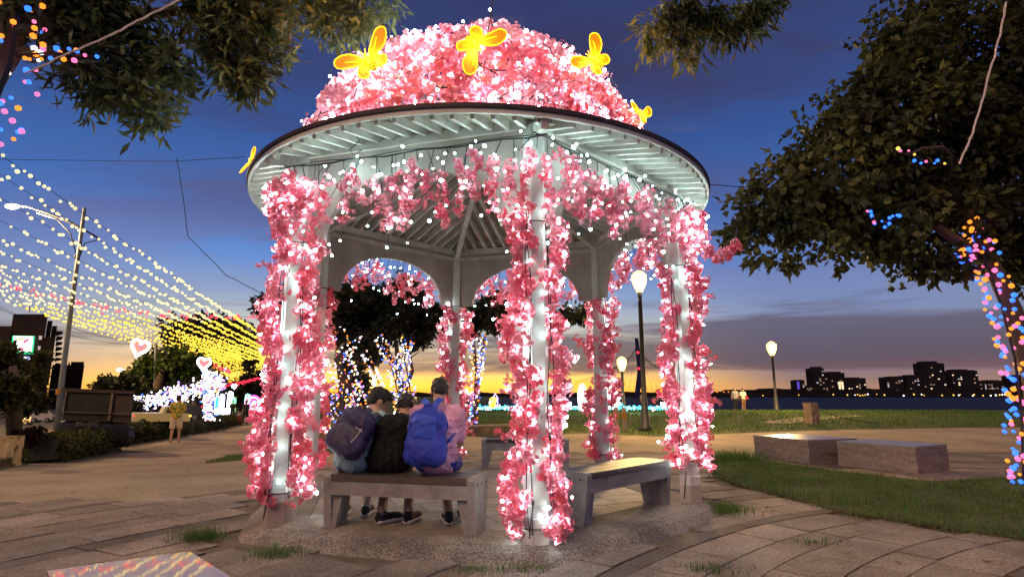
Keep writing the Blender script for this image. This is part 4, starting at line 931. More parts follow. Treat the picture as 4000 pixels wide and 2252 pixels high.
tree('dark trees at the far end of the street', gp(980, 1590), [([px(960, 1590, 60), px(960, 1530, 60)], [.3, .2])], lob2([(900, 1530, 40), (960, 1520, 50), (1020, 1510, 60), (1090, 1500, 70), (1180, 1500, 60)], 60), 6000, .6, .4, MT['leaf_d'], seed=26, group='street trees')
# violet-white lights on the roadside shrubs
t = thing('string_light', 'cloud of violet-white lights over the roadside shrubs behind the pickup', 'light string', px(700, 1550, 30))
foliage('shrub', lob2([(580, 1560, 30), (640, 1550, 30), (700, 1530, 32), (760, 1520, 32), (540, 1580, 24), (720, 1570, 26), (800, 1500, 30), (850, 1490, 26)], 30.5), 5000, .2, .14, MT['leaf_d'], t, seed=27)
pts = []
for i in range(620):
    u = random.random(); x = 520 + 360 * u; yc = 1580 - 85 * u; pts.append(px(x + random.gauss(0, 8), yc + random.gauss(0, 14 + 6 * u), 29.5))
bulbs_mix('bulbs', pts, .05, 'wwwwwwvvvyb', t)
t = thing('lit_column', 'column wrapped in white, red and blue lights beside the far hedge', 'light column', px(820, 1640, 29)); mb = MB(); mb.tube([px(815, 1640, 29.5), px(820, 1440, 29.5)], .25, 8); mb.build('post', MT['bark'], t)
pts = [px(815 + random.gauss(0, 13), random.uniform(1450, 1640), 29) for _ in range(330)] + [px(800 + random.gauss(0, 6), random.uniform(1440, 1500), 29) for _ in range(50)] + [px(855 + random.gauss(0, 10), 1480 + random.gauss(0, 8), 29) for _ in range(20)]
bulbs_mix('bulbs', pts, .045, 'wwwwwwvrbb', t)

# --- canopy of warm light strings over the street
CA = emit('bulb_warm', (1, .80, .34), 1.35); CB = emit('bulb_amber', (1, .66, .06), 1.35)
canopy = []
Z1 = 6.4
starts = [(-60, 560), (-60, 640), (-60, 735), (-60, 830), (-60, 905), (-60, 960), (-60, 1005), (-60, 1035), (-60, 1062), (-60, 1085), (-60, 1106), (-60, 1125), (-60, 1143)]
ends = [(1110, 1352), (1108, 1372), (1106, 1388), (1104, 1402), (1102, 1412), (1100, 1420), (1098, 1428), (1096, 1434), (1090, 1440), (1080, 1446), (1060, 1450), (1030, 1455), (1000, 1460)]
mids = [(700, 1090), (660, 1110), (630, 1140), (600, 1160), (590, 1195), (570, 1215), (560, 1240), (560, 1262), (560, 1282), (560, 1300), (560, 1316), (560, 1332), (560, 1348)]
def on_plane(x, y, z):
    X = (x - 2000) / F; V_ = (1126 - y) / F; fw = math.cos(PITCH) - V_ * math.sin(PITCH); up = math.sin(PITCH) + V_ * math.cos(PITCH); t_ = (z - CAMZ) / up; return Vector((X * t_, fw * t_, z))
names = ['topmost', 'second', 'third', 'fourth', 'fifth', 'sixth', 'seventh', 'eighth', 'ninth', 'tenth', 'eleventh', 'twelfth', 'lowest']
for i, (s0, m0, e0) in enumerate(zip(starts, mids, ends)):
    A = on_plane(*s0, Z1); M_ = px(*m0, min(on_plane(*m0, Z1 - 1.0).y, 42)); B = px(*e0, 95)
    n = 330; pts = []; lab = f'{names[i]} warm string of the light canopy where it meets the left edge'
    t = thing('string_light', lab, 'light string', A, 'warm light strings of the canopy over the street')
    path = []
    for j in range(60):
        u = j / 59
        # quadratic through A, M, B parameterised by inverse depth
        y_ = 1 / ((1 - u) / A.y + u / B.y); um = (1 / A.y - 1 / M_.y) / (1 / A.y - 1 / B.y)
        la = (u - um) * (u - 1) / ((0 - um) * (0 - 1)); lm = u * (u - 1) / (um * (um - 1)); lb = u * (u - um) / (1 * (1 - um))
        q = (A / A.y) * la + (M_ / M_.y) * lm + (B / B.y) * lb - Vector((0, 0, 0)) ; zz = ((A.z - CAMZ) / A.y) * la + ((M_.z - CAMZ) / M_.y) * lm + ((B.z - CAMZ) / B.y) * lb
        path.append(Vector((q.x * y_, y_, CAMZ + zz * y_)))
    w = MB(); w.tube(path, .008, 3, False); w.build('wire', MT['black'], t)
    # bulbs at even metric spacing, in little groups
    seg = 0.; nxt = 0.
    for j in range(len(path) - 1):
        a, b = path[j], path[j + 1]; l_ = (b - a).length
        while nxt < seg + l_:
            c = a.lerp(b, (nxt - seg) / l_); pts.append(c + Vector((random.uniform(-.03, .03), 0, random.uniform(-.10, .03)))); nxt += random.choice((.12, .16, .3, .42)) * (1 if c.y < 35 else 1.6)
        seg += l_
    rr = [(.030 + .0009 * p_.y) * random.uniform(.75, 1.3) for p_ in pts]
    balls('bulbs', pts, rr, [CA, CB], t, mi=np.array([0 if p_.y < 30 else 1 for p_ in pts]))
# second, denser bay beyond
for i in range(16):
    u = i / 15; A = px(690 + 150 * u, 1300 + 200 * u, 42 + 8 * u); B = px(1130, 1375 + 62 * u, 98); M_ = A.lerp(B, .5) + Vector((0, 0, -.9 * (1 - u)))
    t = thing('string_light', 'amber string in the dense far bay of the light canopy over the street', 'light string', A, 'amber strings of the far canopy bay')
    path = [A * (1 - v) ** 2 + M_ * 2 * v * (1 - v) + B * v * v for v in np.linspace(0, 1, 30)]; w = MB(); w.tube(path, .012, 3, False); w.build('wire', MT['black'], t)
    pts = [path[int(v)].lerp(path[min(29, int(v) + 1)], v - int(v)) + Vector((random.uniform(-.1, .1), 0, random.uniform(-.12, .12))) for v in np.linspace(0, 28.9, 230)]
    balls('bulbs', pts, [.05 * random.uniform(.7, 1.3) for _ in pts], CB, t)
for lab, a, b, n in (('red light string crossing the warm canopy at left', px(-40, 1095, 30), px(1040, 1235, 30), 230), ('thick red light string under the far canopy left of the second heart', px(665, 1368, 40), px(790, 1388, 44), 60), ('thick red light string right of the second heart lantern', px(830, 1425, 42), px(900, 1452, 46), 90), ('red light string curving under the far canopy at the pillar', px(850, 1512, 50), px(1040, 1472, 60), 170)):
    t = thing('string_light', lab, 'light string', a); pts = [a.lerp(b, (j + random.random()) / n) + Vector((random.uniform(-.1, .1), 0, random.gauss(0, .09) - .7 * math.sin(PI * (j / n)) * (1 if n == 230 else 0))) for j in range(n)]
    w = MB(); w.tube([a.lerp(b, v) + Vector((0, 0, -.7 * math.sin(PI * v) * (1 if n == 230 else 0))) for v in np.linspace(0, 1, 14)], .012, 3, False); w.build('wire', MT['black'], t)
    if n == 230: pts = [p_ for j, p_ in enumerate(pts) if math.sin(j * .35) > -.35]
    bulbs_mix('bulbs', pts, .05, 'r', t)
# ================================================================ PEOPLE (smooth implicit surfaces)
def rc(p0, r0, p1, r1): return ('c', Vector(p0), r0, Vector(p1), r1)
def el(c, r, R3=None): return ('e', Vector(c), r, R3)
def bx(c, h, rr, R3=None): return ('b', Vector(c), h, rr, R3)
def evalp(p, X):
    if p[0] == 'c':
        a = np.array(p[1][:]); b = np.array(p[3][:]); ab = b - a; t = np.clip(((X - a) @ ab) / max(ab @ ab, 1e-9), 0, 1); return np.linalg.norm(X - a - t[..., None] * ab, axis=-1) - (p[2] + (p[4] - p[2]) * t)
    q = X - np.array(p[1][:])
    R3 = p[-1]
    if R3 is not None: q = q @ np.array(R3)
    if p[0] == 'e': r = np.array(p[2]); k = np.linalg.norm(q / r, axis=-1); k2 = np.linalg.norm(q / (r * r), axis=-1) + 1e-9; return k * (k - 1) / k2
    h = np.array(p[2]) - p[3]; d = np.abs(q) - h; return np.linalg.norm(np.maximum(d, 0), axis=-1) + np.minimum(d.max(-1), 0) - p[3]
def surf(name, prims, m, parent, h=.012, k=.03, noise=None, cut=None, smooth=True, cuts=()):
    lo = np.array([1e9] * 3); hi = -lo
    for p in prims:
        if p[0] == 'c': pts = [(p[1], p[2]), (p[3], p[4])]
        else: pts = [(p[1], max(p[2]) * 1.45)]
        for c, r in pts: c = np.array(c[:]); lo = np.minimum(lo, c - r); hi = np.maximum(hi, c + r)
    lo -= 3 * h; hi += 3 * h; n = np.ceil((hi - lo) / h).astype(int) + 1
    g = np.stack(np.meshgrid(*[lo[i] + h * np.arange(n[i]) for i in range(3)], indexing='ij'), -1)
    f = None
    for p in prims:
        d = evalp(p, g)
        if f is None: f = d
        else: hh = np.clip(.5 + .5 * (f - d) / k, 0, 1); f = f + (d - f) * hh - k * hh * (1 - hh)
    if noise: f = f + noise(g)
    for p in cuts: f = np.maximum(f, -evalp(p, g))
    if cut:
        for nrm, dd in cut: f = np.maximum(f, g @ np.array(nrm) - dd)
    f[0] = f[-1] = 1; f[:, 0] = f[:, -1] = 1; f[:, :, 0] = f[:, :, -1] = 1
    ins = f < 0; nx_, ny_, nz_ = f.shape
    acc = np.zeros((nx_ - 1, ny_ - 1, nz_ - 1, 3)); cnt = np.zeros((nx_ - 1, ny_ - 1, nz_ - 1))
    cs = [(i, j, l) for i in (0, 1) for j in (0, 1) for l in (0, 1)]
    def sub(A, c): return A[c[0]:nx_ - 1 + c[0], c[1]:ny_ - 1 + c[1], c[2]:nz_ - 1 + c[2]]
    for ax in range(3):
        for c in cs:
            if c[ax]: continue
            c2 = list(c); c2[ax] = 1; a = sub(f, c); b = sub(f, c2); mk = (a < 0) != (b < 0); t = np.where(mk, a / np.where(mk, a - b, 1), 0)
            for i in range(3): acc[..., i] += np.where(mk, (t if i == ax else c[i]), 0)
            cnt += mk
    act = cnt > 0; idx = -np.ones(act.shape, int); idx[act] = np.arange(act.sum()); ii = np.argwhere(act)
    V = lo + h * (ii + acc[act] / cnt[act][:, None]); Q = []
    for ax in range(3):
        a = ins; sl0 = [slice(None)] * 3; sl1 = [slice(None)] * 3; sl0[ax] = slice(0, -1); sl1[ax] = slice(1, None)
        ch = a[tuple(sl0)] != a[tuple(sl1)]; E_ = np.argwhere(ch); u, v = [(1, 2), (2, 0), (0, 1)][ax]
        E_ = E_[(E_[:, u] > 0) & (E_[:, v] > 0) & (E_[:, u] < f.shape[u] - 1) & (E_[:, v] < f.shape[v] - 1)]
        def cell(du, dv): c = E_.copy(); c[:, u] -= du; c[:, v] -= dv; return idx[c[:, 0], c[:, 1], c[:, 2]]
        q = np.stack([cell(1, 1), cell(0, 1), cell(0, 0), cell(1, 0)], 1); s_ = a[E_[:, 0], E_[:, 1], E_[:, 2]]; q[~s_] = q[~s_][:, ::-1]; Q.append(q)
    return npmesh(name, V, np.concatenate(Q), m, parent, smooth)
def wr(amp, fx=34., fz=22., sx=0.):
    def f_(g):
        x, y, z = g[..., 0], g[..., 1], g[..., 2]
        ph = fx * .45 * x - 26 * z + 6 * np.sin(5 * z + sx) + 5 * np.sin(7 * x + 4 * y); rid = (1 - np.abs(np.sin(ph))) ** 3
        ph2 = 24 * x + 13 * z + 4 * np.sin(9 * z - sx) + 3 * np.sin(11 * y); rid2 = (1 - np.abs(np.sin(ph2))) ** 4
        return -amp * 1.9 * rid * (np.sin(5 * x + 7 * z + sx) > -.4) - amp * 1.4 * rid2 + amp * .7 * (np.sin(fx * x + 9 * np.sin(6 * z + sx) + 8 * y) * .5 + np.sin(fz * z + 7 * x + 5 * np.sin(9 * x + sx)) * .6 + .4 * np.sin(61 * z - 43 * x + 30 * y + sx))
    return f_
def cloth(n, c, v=.8, s=9, rough=.85, bump=.3, bs=180, **k): return mat(n, c, tuple(q * v for q in c), rough=rough, scale=s, bump=bump, bscale=bs, spec=.25, **k)
MT['skin'] = mat('skin', (.52, .30, .20), (.44, .24, .155), rough=.55, scale=8)
MT['hair'] = mat('black_hair', (.018, .014, .013), (.008, .007, .007), rough=.45, scale=20, bump=.9, bscale=120, stretch=(1, 1, .25))
MT['shoe'] = cloth('black_shoe', (.03, .03, .032)); MT['sole'] = cloth('pale_sole', (.8, .7, .72)); MT['sock'] = cloth('white_sock', (.75, .68, .68)); MT['sock_v'] = cloth('violet_sock', (.22, .16, .30))
MT['shirt_blue'] = cloth('pale_blue_shirt', (.36, .50, .58)); MT['shirt_black'] = cloth('black_shirt', (.010, .010, .010)); MT['shirt_pink'] = cloth('pink_shirt', (.78, .38, .56))
MT['jeans'] = cloth('blue_shorts', (.10, .20, .36)); MT['shorts_b'] = cloth('black_shorts', (.02, .02, .025)); MT['shorts_royal'] = cloth('royal_shorts', (.03, .05, .36))
MT['pack_dark'] = cloth('dark_indigo_nylon', (.055, .045, .115), bump=.2, rough=.55); MT['pack_dark2'] = cloth('grey_nylon', (.09, .085, .12), rough=.5); MT['pack_blue'] = cloth('royal_blue_nylon', (.05, .10, .62), rough=.5, bump=.25); MT['pack_blue2'] = cloth('deep_blue_nylon', (.035, .055, .44), rough=.5)
def shoe(parent, heel, toe, m=None):
    """shoe on the ground from heel to toe"""
    h0 = Vector(heel); t0 = Vector(toe); d = (t0 - h0); d.z = 0; d.normalize(); sd = Vector((-d.y, d.x, 0)); R3 = Matrix((d, sd, Vector((0, 0, 1)))).transposed(); L_ = (t0 - h0).length
    c = h0 + d * L_ / 2
    s = surf('shoe', [el(h0 + d * .035 + Vector((0, 0, .05)), (.052, .036, .05), R3), el(c + Vector((0, 0, .045)), (L_ * .45, .036, .038), R3), el(t0 - d * .05 + Vector((0, 0, .035)), (.07, .043, .032), R3), rc(h0 + d * .05 + Vector((0, 0, .06)), .036, h0 + d * .05 + Vector((0, 0, .10)), .036)], m or MT['shoe'], parent, .008, .025, cut=[((0, 0, -1), -(h0.z + .012))])
    surf('sole', [bx(c + Vector((0, 0, .014)), (L_ * .5, .040, .016), .014, R3), el(t0 - d * .055 + Vector((0, 0, .014)), (.07, .048, .018), R3)], MT['sole'], s, .007, .02)
    surf('lace', [rc(h0 + d * .11 + sd * .02 + Vector((0, 0, .085)), .005, h0 + d * .10 - sd * .025 + Vector((0, 0, .09)), .005), rc(h0 + d * .14 + sd * .02 + Vector((0, 0, .075)), .005, h0 + d * .13 - sd * .025 + Vector((0, 0, .08)), .005)], MT['sole'], s, .005, .01)
def head(c, fwd, up, s=1.):
    """primitives of a head: centre, facing direction, up direction -> (skin prims, hair prims, cuts)"""
    f_ = Vector(fwd).normalized(); u = Vector(up); u = (u - f_ * u.dot(f_)).normalized(); r = u.cross(f_) * -1; R3 = Matrix((r, f_, u)).transposed(); c = Vector(c)
    P_ = lambda x, y, z: c + (r * x + f_ * y + u * z) * s
    sk = [el(P_(0, -.01, .03), (.074 * s, .092 * s, .088 * s), R3), el(P_(0, .03, -.045), (.056 * s, .062 * s, .062 * s), R3), el(P_(0, .055, -.08), (.03 * s, .03 * s, .024 * s), R3),
          rc(P_(0, .085, .01), .011 * s, P_(0, .108, -.028), .015 * s), el(P_(.03, .083, .028), (.022 * s, .012 * s, .008 * s), R3), el(P_(-.03, .083, .028), (.022 * s, .012 * s, .008 * s), R3), el(P_(0, .093, -.055), (.024 * s, .010 * s, .008 * s), R3),
          el(P_(.079, .0, -.012), (.010 * s, .020 * s, .031 * s), R3), el(P_(-.079, .0, -.012), (.010 * s, .020 * s, .031 * s), R3)]
    hair = [el(P_(0, -.018, .042), (.086 * s, .100 * s, .092 * s), R3), el(P_(0, -.062, -.01), (.066 * s, .046 * s, .062 * s), R3), el(P_(0, .045, .085), (.066 * s, .062 * s, .042 * s), R3)]
    cuts = [el(P_(0, .12, -.05), (.12 * s, .10 * s, .10 * s), R3)]
    return sk, hair, cuts, P_, R3
def hair_noise(g): return .004 * (np.sin(90 * g[..., 0] + 5 * np.sin(30 * g[..., 2])) + np.sin(80 * g[..., 1] + 40 * g[..., 2]))
def fingers(P0, d, side, s=1.):
    out = []
    for i, (o, l) in enumerate(((-.030, .062), (-.010, .072), (.010, .068), (.029, .054))):
        b = P0 + side * o; m1 = b + d * l * .5 + Vector((0, 0, -.004)); e = b + d * l * .85 + Vector((0, 0, -.028)); out += [rc(b, .0085, m1, .008), rc(m1, .008, e, .007)]
    th = P0 - d * .045 - side * .035; out += [rc(th, .011, th - side * .018 + d * .035, .009), rc(th - side * .018 + d * .035, .009, th - side * .006 + d * .06, .0075)]
    return out
def boy(lab, J, shirt, shorts, sockm, headf, headu, sw=.0, sx=0.):
    V3 = lambda k: Vector(J[k])
    t = thing('person', lab, 'person', (V3('hip').x, V3('hip').y, PZ)); S0 = V3('shL'); S1 = V3('shR'); hip = V3('hip'); ch = V3('chest'); nk = V3('neck'); hd = V3('head')
    sk, hr, cuts, HP, HR = head(hd, headf, headu)
    prims = list(sk) + [rc(nk + Vector((0, 0, -.06)), .056, hd - Vector(headu).normalized() * .05 - Vector(headf).normalized() * .025, .052), rc(hip, .10, ch, .11)]
    for s_ in 'LR':
        sh, e_, w_, k_, a_ = V3('sh' + s_), V3('el' + s_), V3('wr' + s_), V3('kn' + s_), V3('an' + s_)
        prims += [rc(ch, .07, sh, .048), rc(sh, .046, e_, .036), rc(e_, .037, w_, .025)]
        d = (w_ - e_).normalized(); sd = d.cross(Vector((0, 0, 1))).normalized(); pm = w_ + d * .055; prims += [rc(w_, .024, pm, .03), bx(pm, (.036, .036, .016), .012)] + fingers(pm + d * .03, d, sd)
        hj = hip + (Vector((-.09, 0, 0)) if s_ == 'L' else Vector((.09, 0, 0))); prims += [rc(hj, .075, k_, .055), rc(k_, .05, k_.lerp(a_, .35) + Vector((0, -.012, 0)), .052), rc(k_.lerp(a_, .35) + Vector((0, -.012, 0)), .050, a_, .034), rc(a_, .034, a_ - Vector((0, 0, .05)), .034)]
    surf('body', prims, MT['skin'], t, .0095, .018)
    surf('hair', hr, MT['hair'], t, .008, .03, noise=hair_noise, cuts=cuts)
    v = (S1 - S0).normalized()
    tor = [el(hip + Vector((0, 0, -.005)), (.178 + sw, .135, .135)), rc(hip + Vector((0, 0, .05)) - v * .05, .115, ch - v * .06, .12), rc(hip + Vector((0, 0, .05)) + v * .05, .115, ch + v * .06, .12), rc(ch - v * .07, .115, S0 - v * -.03, .075), rc(ch + v * .07, .115, S1 - v * .03, .075), rc(ch, .11, nk + Vector((0, 0, -.05)), .068), rc(S0, .07, S1, .07)]
    for s_ in 'LR': sh, e_ = V3('sh' + s_), V3('el' + s_); tor += [rc(sh, .068, sh.lerp(e_, .72), .062)]
    surf('shirt', tor, shirt, t, .0115, .045, noise=wr(.0085, sx=sx), cuts=[rc(nk + Vector((0, .01, .0)), .052, nk + (hd - nk) * .9, .06)])
    sh_ = []
    for s_ in 'LR': hj = hip + (Vector((-.085, 0, -.02)) if s_ == 'L' else Vector((.085, 0, -.02))); k_ = V3('kn' + s_); sh_ += [rc(hj, .098, k_.lerp(hj, .06), .082)]
    if 'hem' in J: h0, h1 = J['hem']; sh_ += [rc(h0, .07, h1, .05)]
    surf('shorts', sh_ + [el(hip - Vector((0, 0, .03)), (.15, .11, .07))], shorts, t, .012, .03, noise=wr(.004, sx=sx + 2), cut=[((0, 0, -1), -(.59 if 'hem' not in J else .30))])
    for s_ in 'LR':
        a_ = V3('an' + s_); k_ = V3('kn' + s_); surf('sock', [rc(a_ - Vector((0, 0, .045)), .041, a_.lerp(k_, .26), .044)], sockm, t, .009, .02)
        shoe(t, V3('heel' + s_), V3('toe' + s_))
    return t
# boy on the left: pale blue shirt, head turned to the right
zf = PZ
def G(x, y): return gp(x, y, PZ)
J = dict(hip=px(1385, 1788, 5.28), chest=px(1452, 1665, 5.33), neck=px(1478, 1608, 5.40), head=px(1478, 1566, 5.46), shL=px(1385, 1652, 5.30), shR=px(1535, 1660, 5.38), elL=px(1372, 1745, 5.42), wrL=px(1440, 1740, 5.62), elR=px(1570, 1745, 5.52), wrR=px(1560, 1715, 5.68),
         knL=px(1365, 1850, 5.72), knR=px(1450, 1850, 5.72), anL=px(1346, 1985, 5.66), anR=px(1440, 1985, 5.66), heelL=px(1338, 2020, 5.60), toeL=px(1356, 2010, 5.88), heelR=px(1422, 2020, 5.60), toeR=px(1448, 2010, 5.86))
def fix(J):
    for s_ in 'LR':
        for k in ('heel', 'toe'): v = J[k + s_]; v.z = PZ + .002
        a = J['an' + s_]; h_ = J['heel' + s_]; t_ = J['toe' + s_]; q = h_.lerp(t_, .18); J['an' + s_] = Vector((q.x, q.y, PZ + .125)); J['kn' + s_].z = .62
        L_ = (t_ - h_); J['toe' + s_] = h_ + L_.normalized() * .27
    return J
boy('boy in a pale blue shirt at the left end of the bench', fix(J), MT['shirt_blue'], MT['jeans'], MT['sock'], (.72, .45, -.52), (.25, .15, .95), sx=1)
J = dict(hip=px(1520, 1790, 5.24), chest=px(1540, 1672, 5.30), neck=px(1585, 1625, 5.42), head=px(1590, 1588, 5.50), shL=px(1480, 1660, 5.32), shR=px(1618, 1655, 5.38), elL=px(1500, 1750, 5.55), wrL=px(1580, 1735, 5.72), elR=px(1635, 1745, 5.52), wrR=px(1600, 1705, 5.68),
         knL=px(1520, 1850, 5.70), knR=px(1600, 1850, 5.70), anL=px(1490, 1990, 5.45), anR=px(1597, 1990, 5.5), heelL=px(1472, 2034, 5.30), toeL=px(1560, 2020, 5.48), heelR=px(1585, 2040, 5.30), toeR=px(1635, 2020, 5.55))
b2 = boy('boy in a black T-shirt hunched in the middle of the bench', fix(J), MT['shirt_black'], MT['shorts_b'], MT['sock_v'], (.25, .72, -.66), (.05, .6, .8), sw=.02, sx=3)
J = dict(hip=px(1705, 1792, 5.18), chest=px(1708, 1665, 5.22), neck=px(1715, 1575, 5.32), head=px(1718, 1530, 5.40), shL=px(1636, 1618, 5.24), shR=px(1784, 1618, 5.26), elL=px(1618, 1720, 5.42), wrL=px(1630, 1700, 5.66), elR=px(1796, 1730, 5.34), wrR=px(1770, 1745, 5.60),
         knL=px(1720, 1850, 5.62), knR=px(1775, 1850, 5.62), anL=px(1745, 1990, 5.4), anR=px(1805, 1985, 5.5), heelL=px(1755, 2042, 5.26), toeL=px(1738, 2012, 5.54), heelR=px(1808, 2022, 5.42), toeR=px(1800, 2000, 5.68), hem=(px(1745, 1880, 5.45), px(1765, 1925, 5.38)))
boy('boy in a pink T-shirt on the right of the bench, looking down', fix(J), MT['shirt_pink'], MT['shorts_royal'], MT['sock'], (-.15, .80, -.58), (0, .5, .87), sx=5)
# backpacks
def frame(ax, ay): # ax: right, ay: up along the pack -> R3 with columns right, out, up
    u = Vector(ay).normalized(); r = Vector(ax); r = (r - u * r.dot(u)).normalized(); o_ = u.cross(r); return Matrix((r, o_, u)).transposed()
def pack(lab, c, R3, w, h, d, m, m2, style):
    c = Vector(c); t = thing('backpack', lab, 'backpack', c); Pp = lambda x, y, z: c + R3 @ Vector((x, y, z))
    # local y points away from the wearer's back when negative
    surf('bag', [bx(Pp(0, 0, -h * .06), (w / 2, d / 2, h * .42), .07, R3), el(Pp(0, -.01, h * .28), (w * .42, d * .5, h * .22), R3), bx(Pp(0, -.02, -h * .25), (w * .52, d * .52, h * .22), .07, R3)], m, t, .0095, .05, noise=wr(.006, 40, 30, 2))
    if style == 'flap':
        surf('flap', [bx(Pp(-.005, -d * .40, h * .12), (w * .36, d * .22, h * .22), .06, R3), el(Pp(0, -d * .3, h * .28), (w * .33, d * .3, h * .12), R3)], MT['pack_blue'], t, .0085, .04, noise=wr(.003, 45, 38, 4))
        surf('front_pocket', [bx(Pp(0, -d * .46, -h * .25), (w * .38, d * .22, h * .17), .05, R3)], m2, t, .009, .04, noise=wr(.004, 50, 42, 1))
        surf('side_strap', [rc(Pp(w * .42, 0, -h * .2), .012, Pp(w * .62, .0, -h * .05), .012), rc(Pp(w * .62, 0, -h * .05), .013, Pp(w * .74, .02, h * .06), .008)], m2, t, .007, .02)
    else:
        surf('front_pocket', [bx(Pp(0, -d * .46, -h * .14), (w * .38, d * .2, h * .24), .05, R3)], m2, t, .009, .04, noise=wr(.003, 50, 42, 1))
        mb = MB(); mb.tube([Pp(w * .30, -d * .62, h * .16), Pp(w * .30, -d * .66, -.02), Pp(w * .24, -d * .68, -h * .18)], .004, 4); mb.tube([Pp(w * .36, -d * .60, h * .10), Pp(w * .14, -d * .68, h * .12)], .004, 4); mb.build('zip', MT['sole'], t)
    surf('top_handle', [rc(Pp(-.035, .0, h * .44), .009, Pp(-.03, -.005, h * .53), .009), rc(Pp(-.03, -.005, h * .53), .009, Pp(.03, -.005, h * .53), .009), rc(Pp(.03, -.005, h * .53), .009, Pp(.035, 0, h * .44), .009)], m2, t, .006, .01)
    return t, Pp
def straps(t, Pp, a, b, m):
    for pts in (a, b):
        mb = MB(); P_ = [Vector(p) for p in pts]; 
        for i in range(len(P_) - 1): mb.beam(P_[i], P_[i + 1] + (P_[i + 1] - P_[i]).normalized() * .006, .055, .014, up=(0, -1, .4))
        mb.build('shoulder_strap', m, t)
t, Pp = pack('dark indigo backpack with grey pocket on the left boy\'s back', px(1378, 1684, 5.10), frame((.86, -.1, -.42), (.46, .12, .86)), .31, .43, .19, MT['pack_dark'], MT['pack_dark2'], 'plain')
straps(t, Pp, [px(1398, 1618, 5.14), px(1420, 1600, 5.24), px(1452, 1604, 5.36)], [px(1440, 1640, 5.14), px(1470, 1618, 5.22), px(1492, 1618, 5.34)], MT['pack_dark2'])
t, Pp = pack('bright blue backpack with a flap on the back of the boy in pink', px(1668, 1702, 5.00), frame((1, -.1, .0), (.02, .10, 1)), .325, .49, .20, MT['pack_blue2'], MT['pack_blue2'], 'flap')
straps(t, Pp, [px(1660, 1604, 5.06), px(1672, 1580, 5.10), px(1655, 1562, 5.20)], [px(1690, 1604, 5.06), px(1706, 1572, 5.10), px(1722, 1556, 5.22)], MT['pack_blue'])
t = thing('card', 'small pale phone held between the boy in black and the boy in pink', 'card', px(1566, 1738, 5.60)); mb = MB(); mb.box(px(1562, 1733, 5.60), (.075, .012, .14), rot(.35, .3, 0)); mb.build('case', MT['sole'], t); mb = MB(); mb.box(px(1562, 1733, 5.607), (.066, .004, .128), rot(.35, .3, 0)); mb.build('card_face', emit('card_face_glow', (.8, .9, 1), .7), t)  # white card at the boys' hands, its far face given an added glow
# --- distant people
def walker(lab, foot, ht, facing, mats, stride=.06, arms='down', hat=False, h=.02, shorts=True, tilt=0):
    shirt, legs_m, shoes_m, hair_m = mats; f_ = Vector((math.sin(facing), math.cos(facing), 0)); r = Vector((f_.y, -f_.x, 0)); s = ht / 1.7; B_ = Vector(foot); up = Vector((0, 0, 1))
    Q = lambda x, y, z: B_ + (r * x + f_ * y) * s + up * z * s
    t = thing('person', lab, 'person', B_); hc = Q(0, .02, 1.585); sk, hr, cuts, _, R3 = head(hc, f_, up, s)
    prims = sk + [rc(Q(0, 0, 1.42), .055 * s, hc - up * .05, .05 * s), rc(Q(0, 0, 1.0), .1 * s, Q(0, 0, 1.3), .11 * s)]
    wrist = []
    for sg in (-1, 1):
        if arms == 'down': e_, w_ = Q(.24 * sg, 0, 1.12), Q(.25 * sg, .06, .87)
        else: e_, w_ = Q(.25 * sg, .02, 1.14), Q(.10 * sg, .24, 1.16)
        prims += [rc(Q(.17 * sg, 0, 1.38), .05 * s, e_, .038 * s), rc(e_, .038 * s, w_, .027 * s), el(w_ + (w_ - e_).normalized() * .06 * s, (.03 * s, .035 * s, .05 * s))]; wrist.append((e_, w_))
        prims += [rc(Q(.09 * sg, 0, .92), .085 * s, Q(.10 * sg, .02 + stride * sg, .48), .056 * s), rc(Q(.10 * sg, .02 + stride * sg, .48), .055 * s, Q(.11 * sg, stride * sg * 1.6, .08), .036 * s), rc(Q(.11 * sg, stride * sg * 1.6, .06), .038 * s, Q(.12 * sg, stride * sg * 1.6 + .13, .04), .034 * s)]
    surf('body', prims, MT['skin'], t, h, .025 * s); surf('hair', hr, hair_m, t, h * .7, .03 * s, cuts=cuts)
    tor = [rc(Q(-.06, 0, .98), .12 * s, Q(-.07, 0, 1.3), .125 * s), rc(Q(.06, 0, .98), .12 * s, Q(.07, 0, 1.3), .125 * s), rc(Q(-.17, 0, 1.38), .072 * s, Q(.17, 0, 1.38), .072 * s), el(Q(0, 0, .92), (.175 * s, .13 * s, .10 * s))]
    for (e_, w_), sg in zip(wrist, (-1, 1)): tor.append(rc(Q(.17 * sg, 0, 1.38), .068 * s, Q(.17 * sg, 0, 1.38).lerp(e_, .8), .062 * s))
    surf('shirt', tor, shirt, t, h, .05 * s, noise=wr(.006, sx=1))
    low = .50 if shorts else .10; lg = []
    for sg in (-1, 1):
        lg.append(rc(Q(.09 * sg, 0, .90), .11 * s, Q(.105 * sg, .02 + stride * sg, .52), .095 * s if shorts else .075 * s))
        if not shorts: lg.append(rc(Q(.10 * sg, .02 + stride * sg, .50), .074 * s, Q(.11 * sg, stride * sg * 1.6, .10), .058 * s))
    surf('shorts' if shorts else 'trousers', lg, legs_m, t, h, .02 * s, cut=[((0, 0, -1), -(B_.z + low * s))])
    for sg in (-1, 1): surf('shoe', [el(Q(.12 * sg, stride * sg * 1.6 + .06, .045), (.05 * s, .05 * s, .045 * s)), el(Q(.12 * sg, stride * sg * 1.6 + .13, .035), (.045 * s, .075 * s, .035 * s))], shoes_m, t, h * .7, .03)
    if hat: surf('hat', [el(Q(0, .01, 1.64), (.17 * s, .17 * s, .02 * s)), el(Q(0, .01, 1.70), (.10 * s, .10 * s, .08 * s))], cloth('straw_hat', (.5, .25, .15)), t, h * .6, .02)
    return t, Q
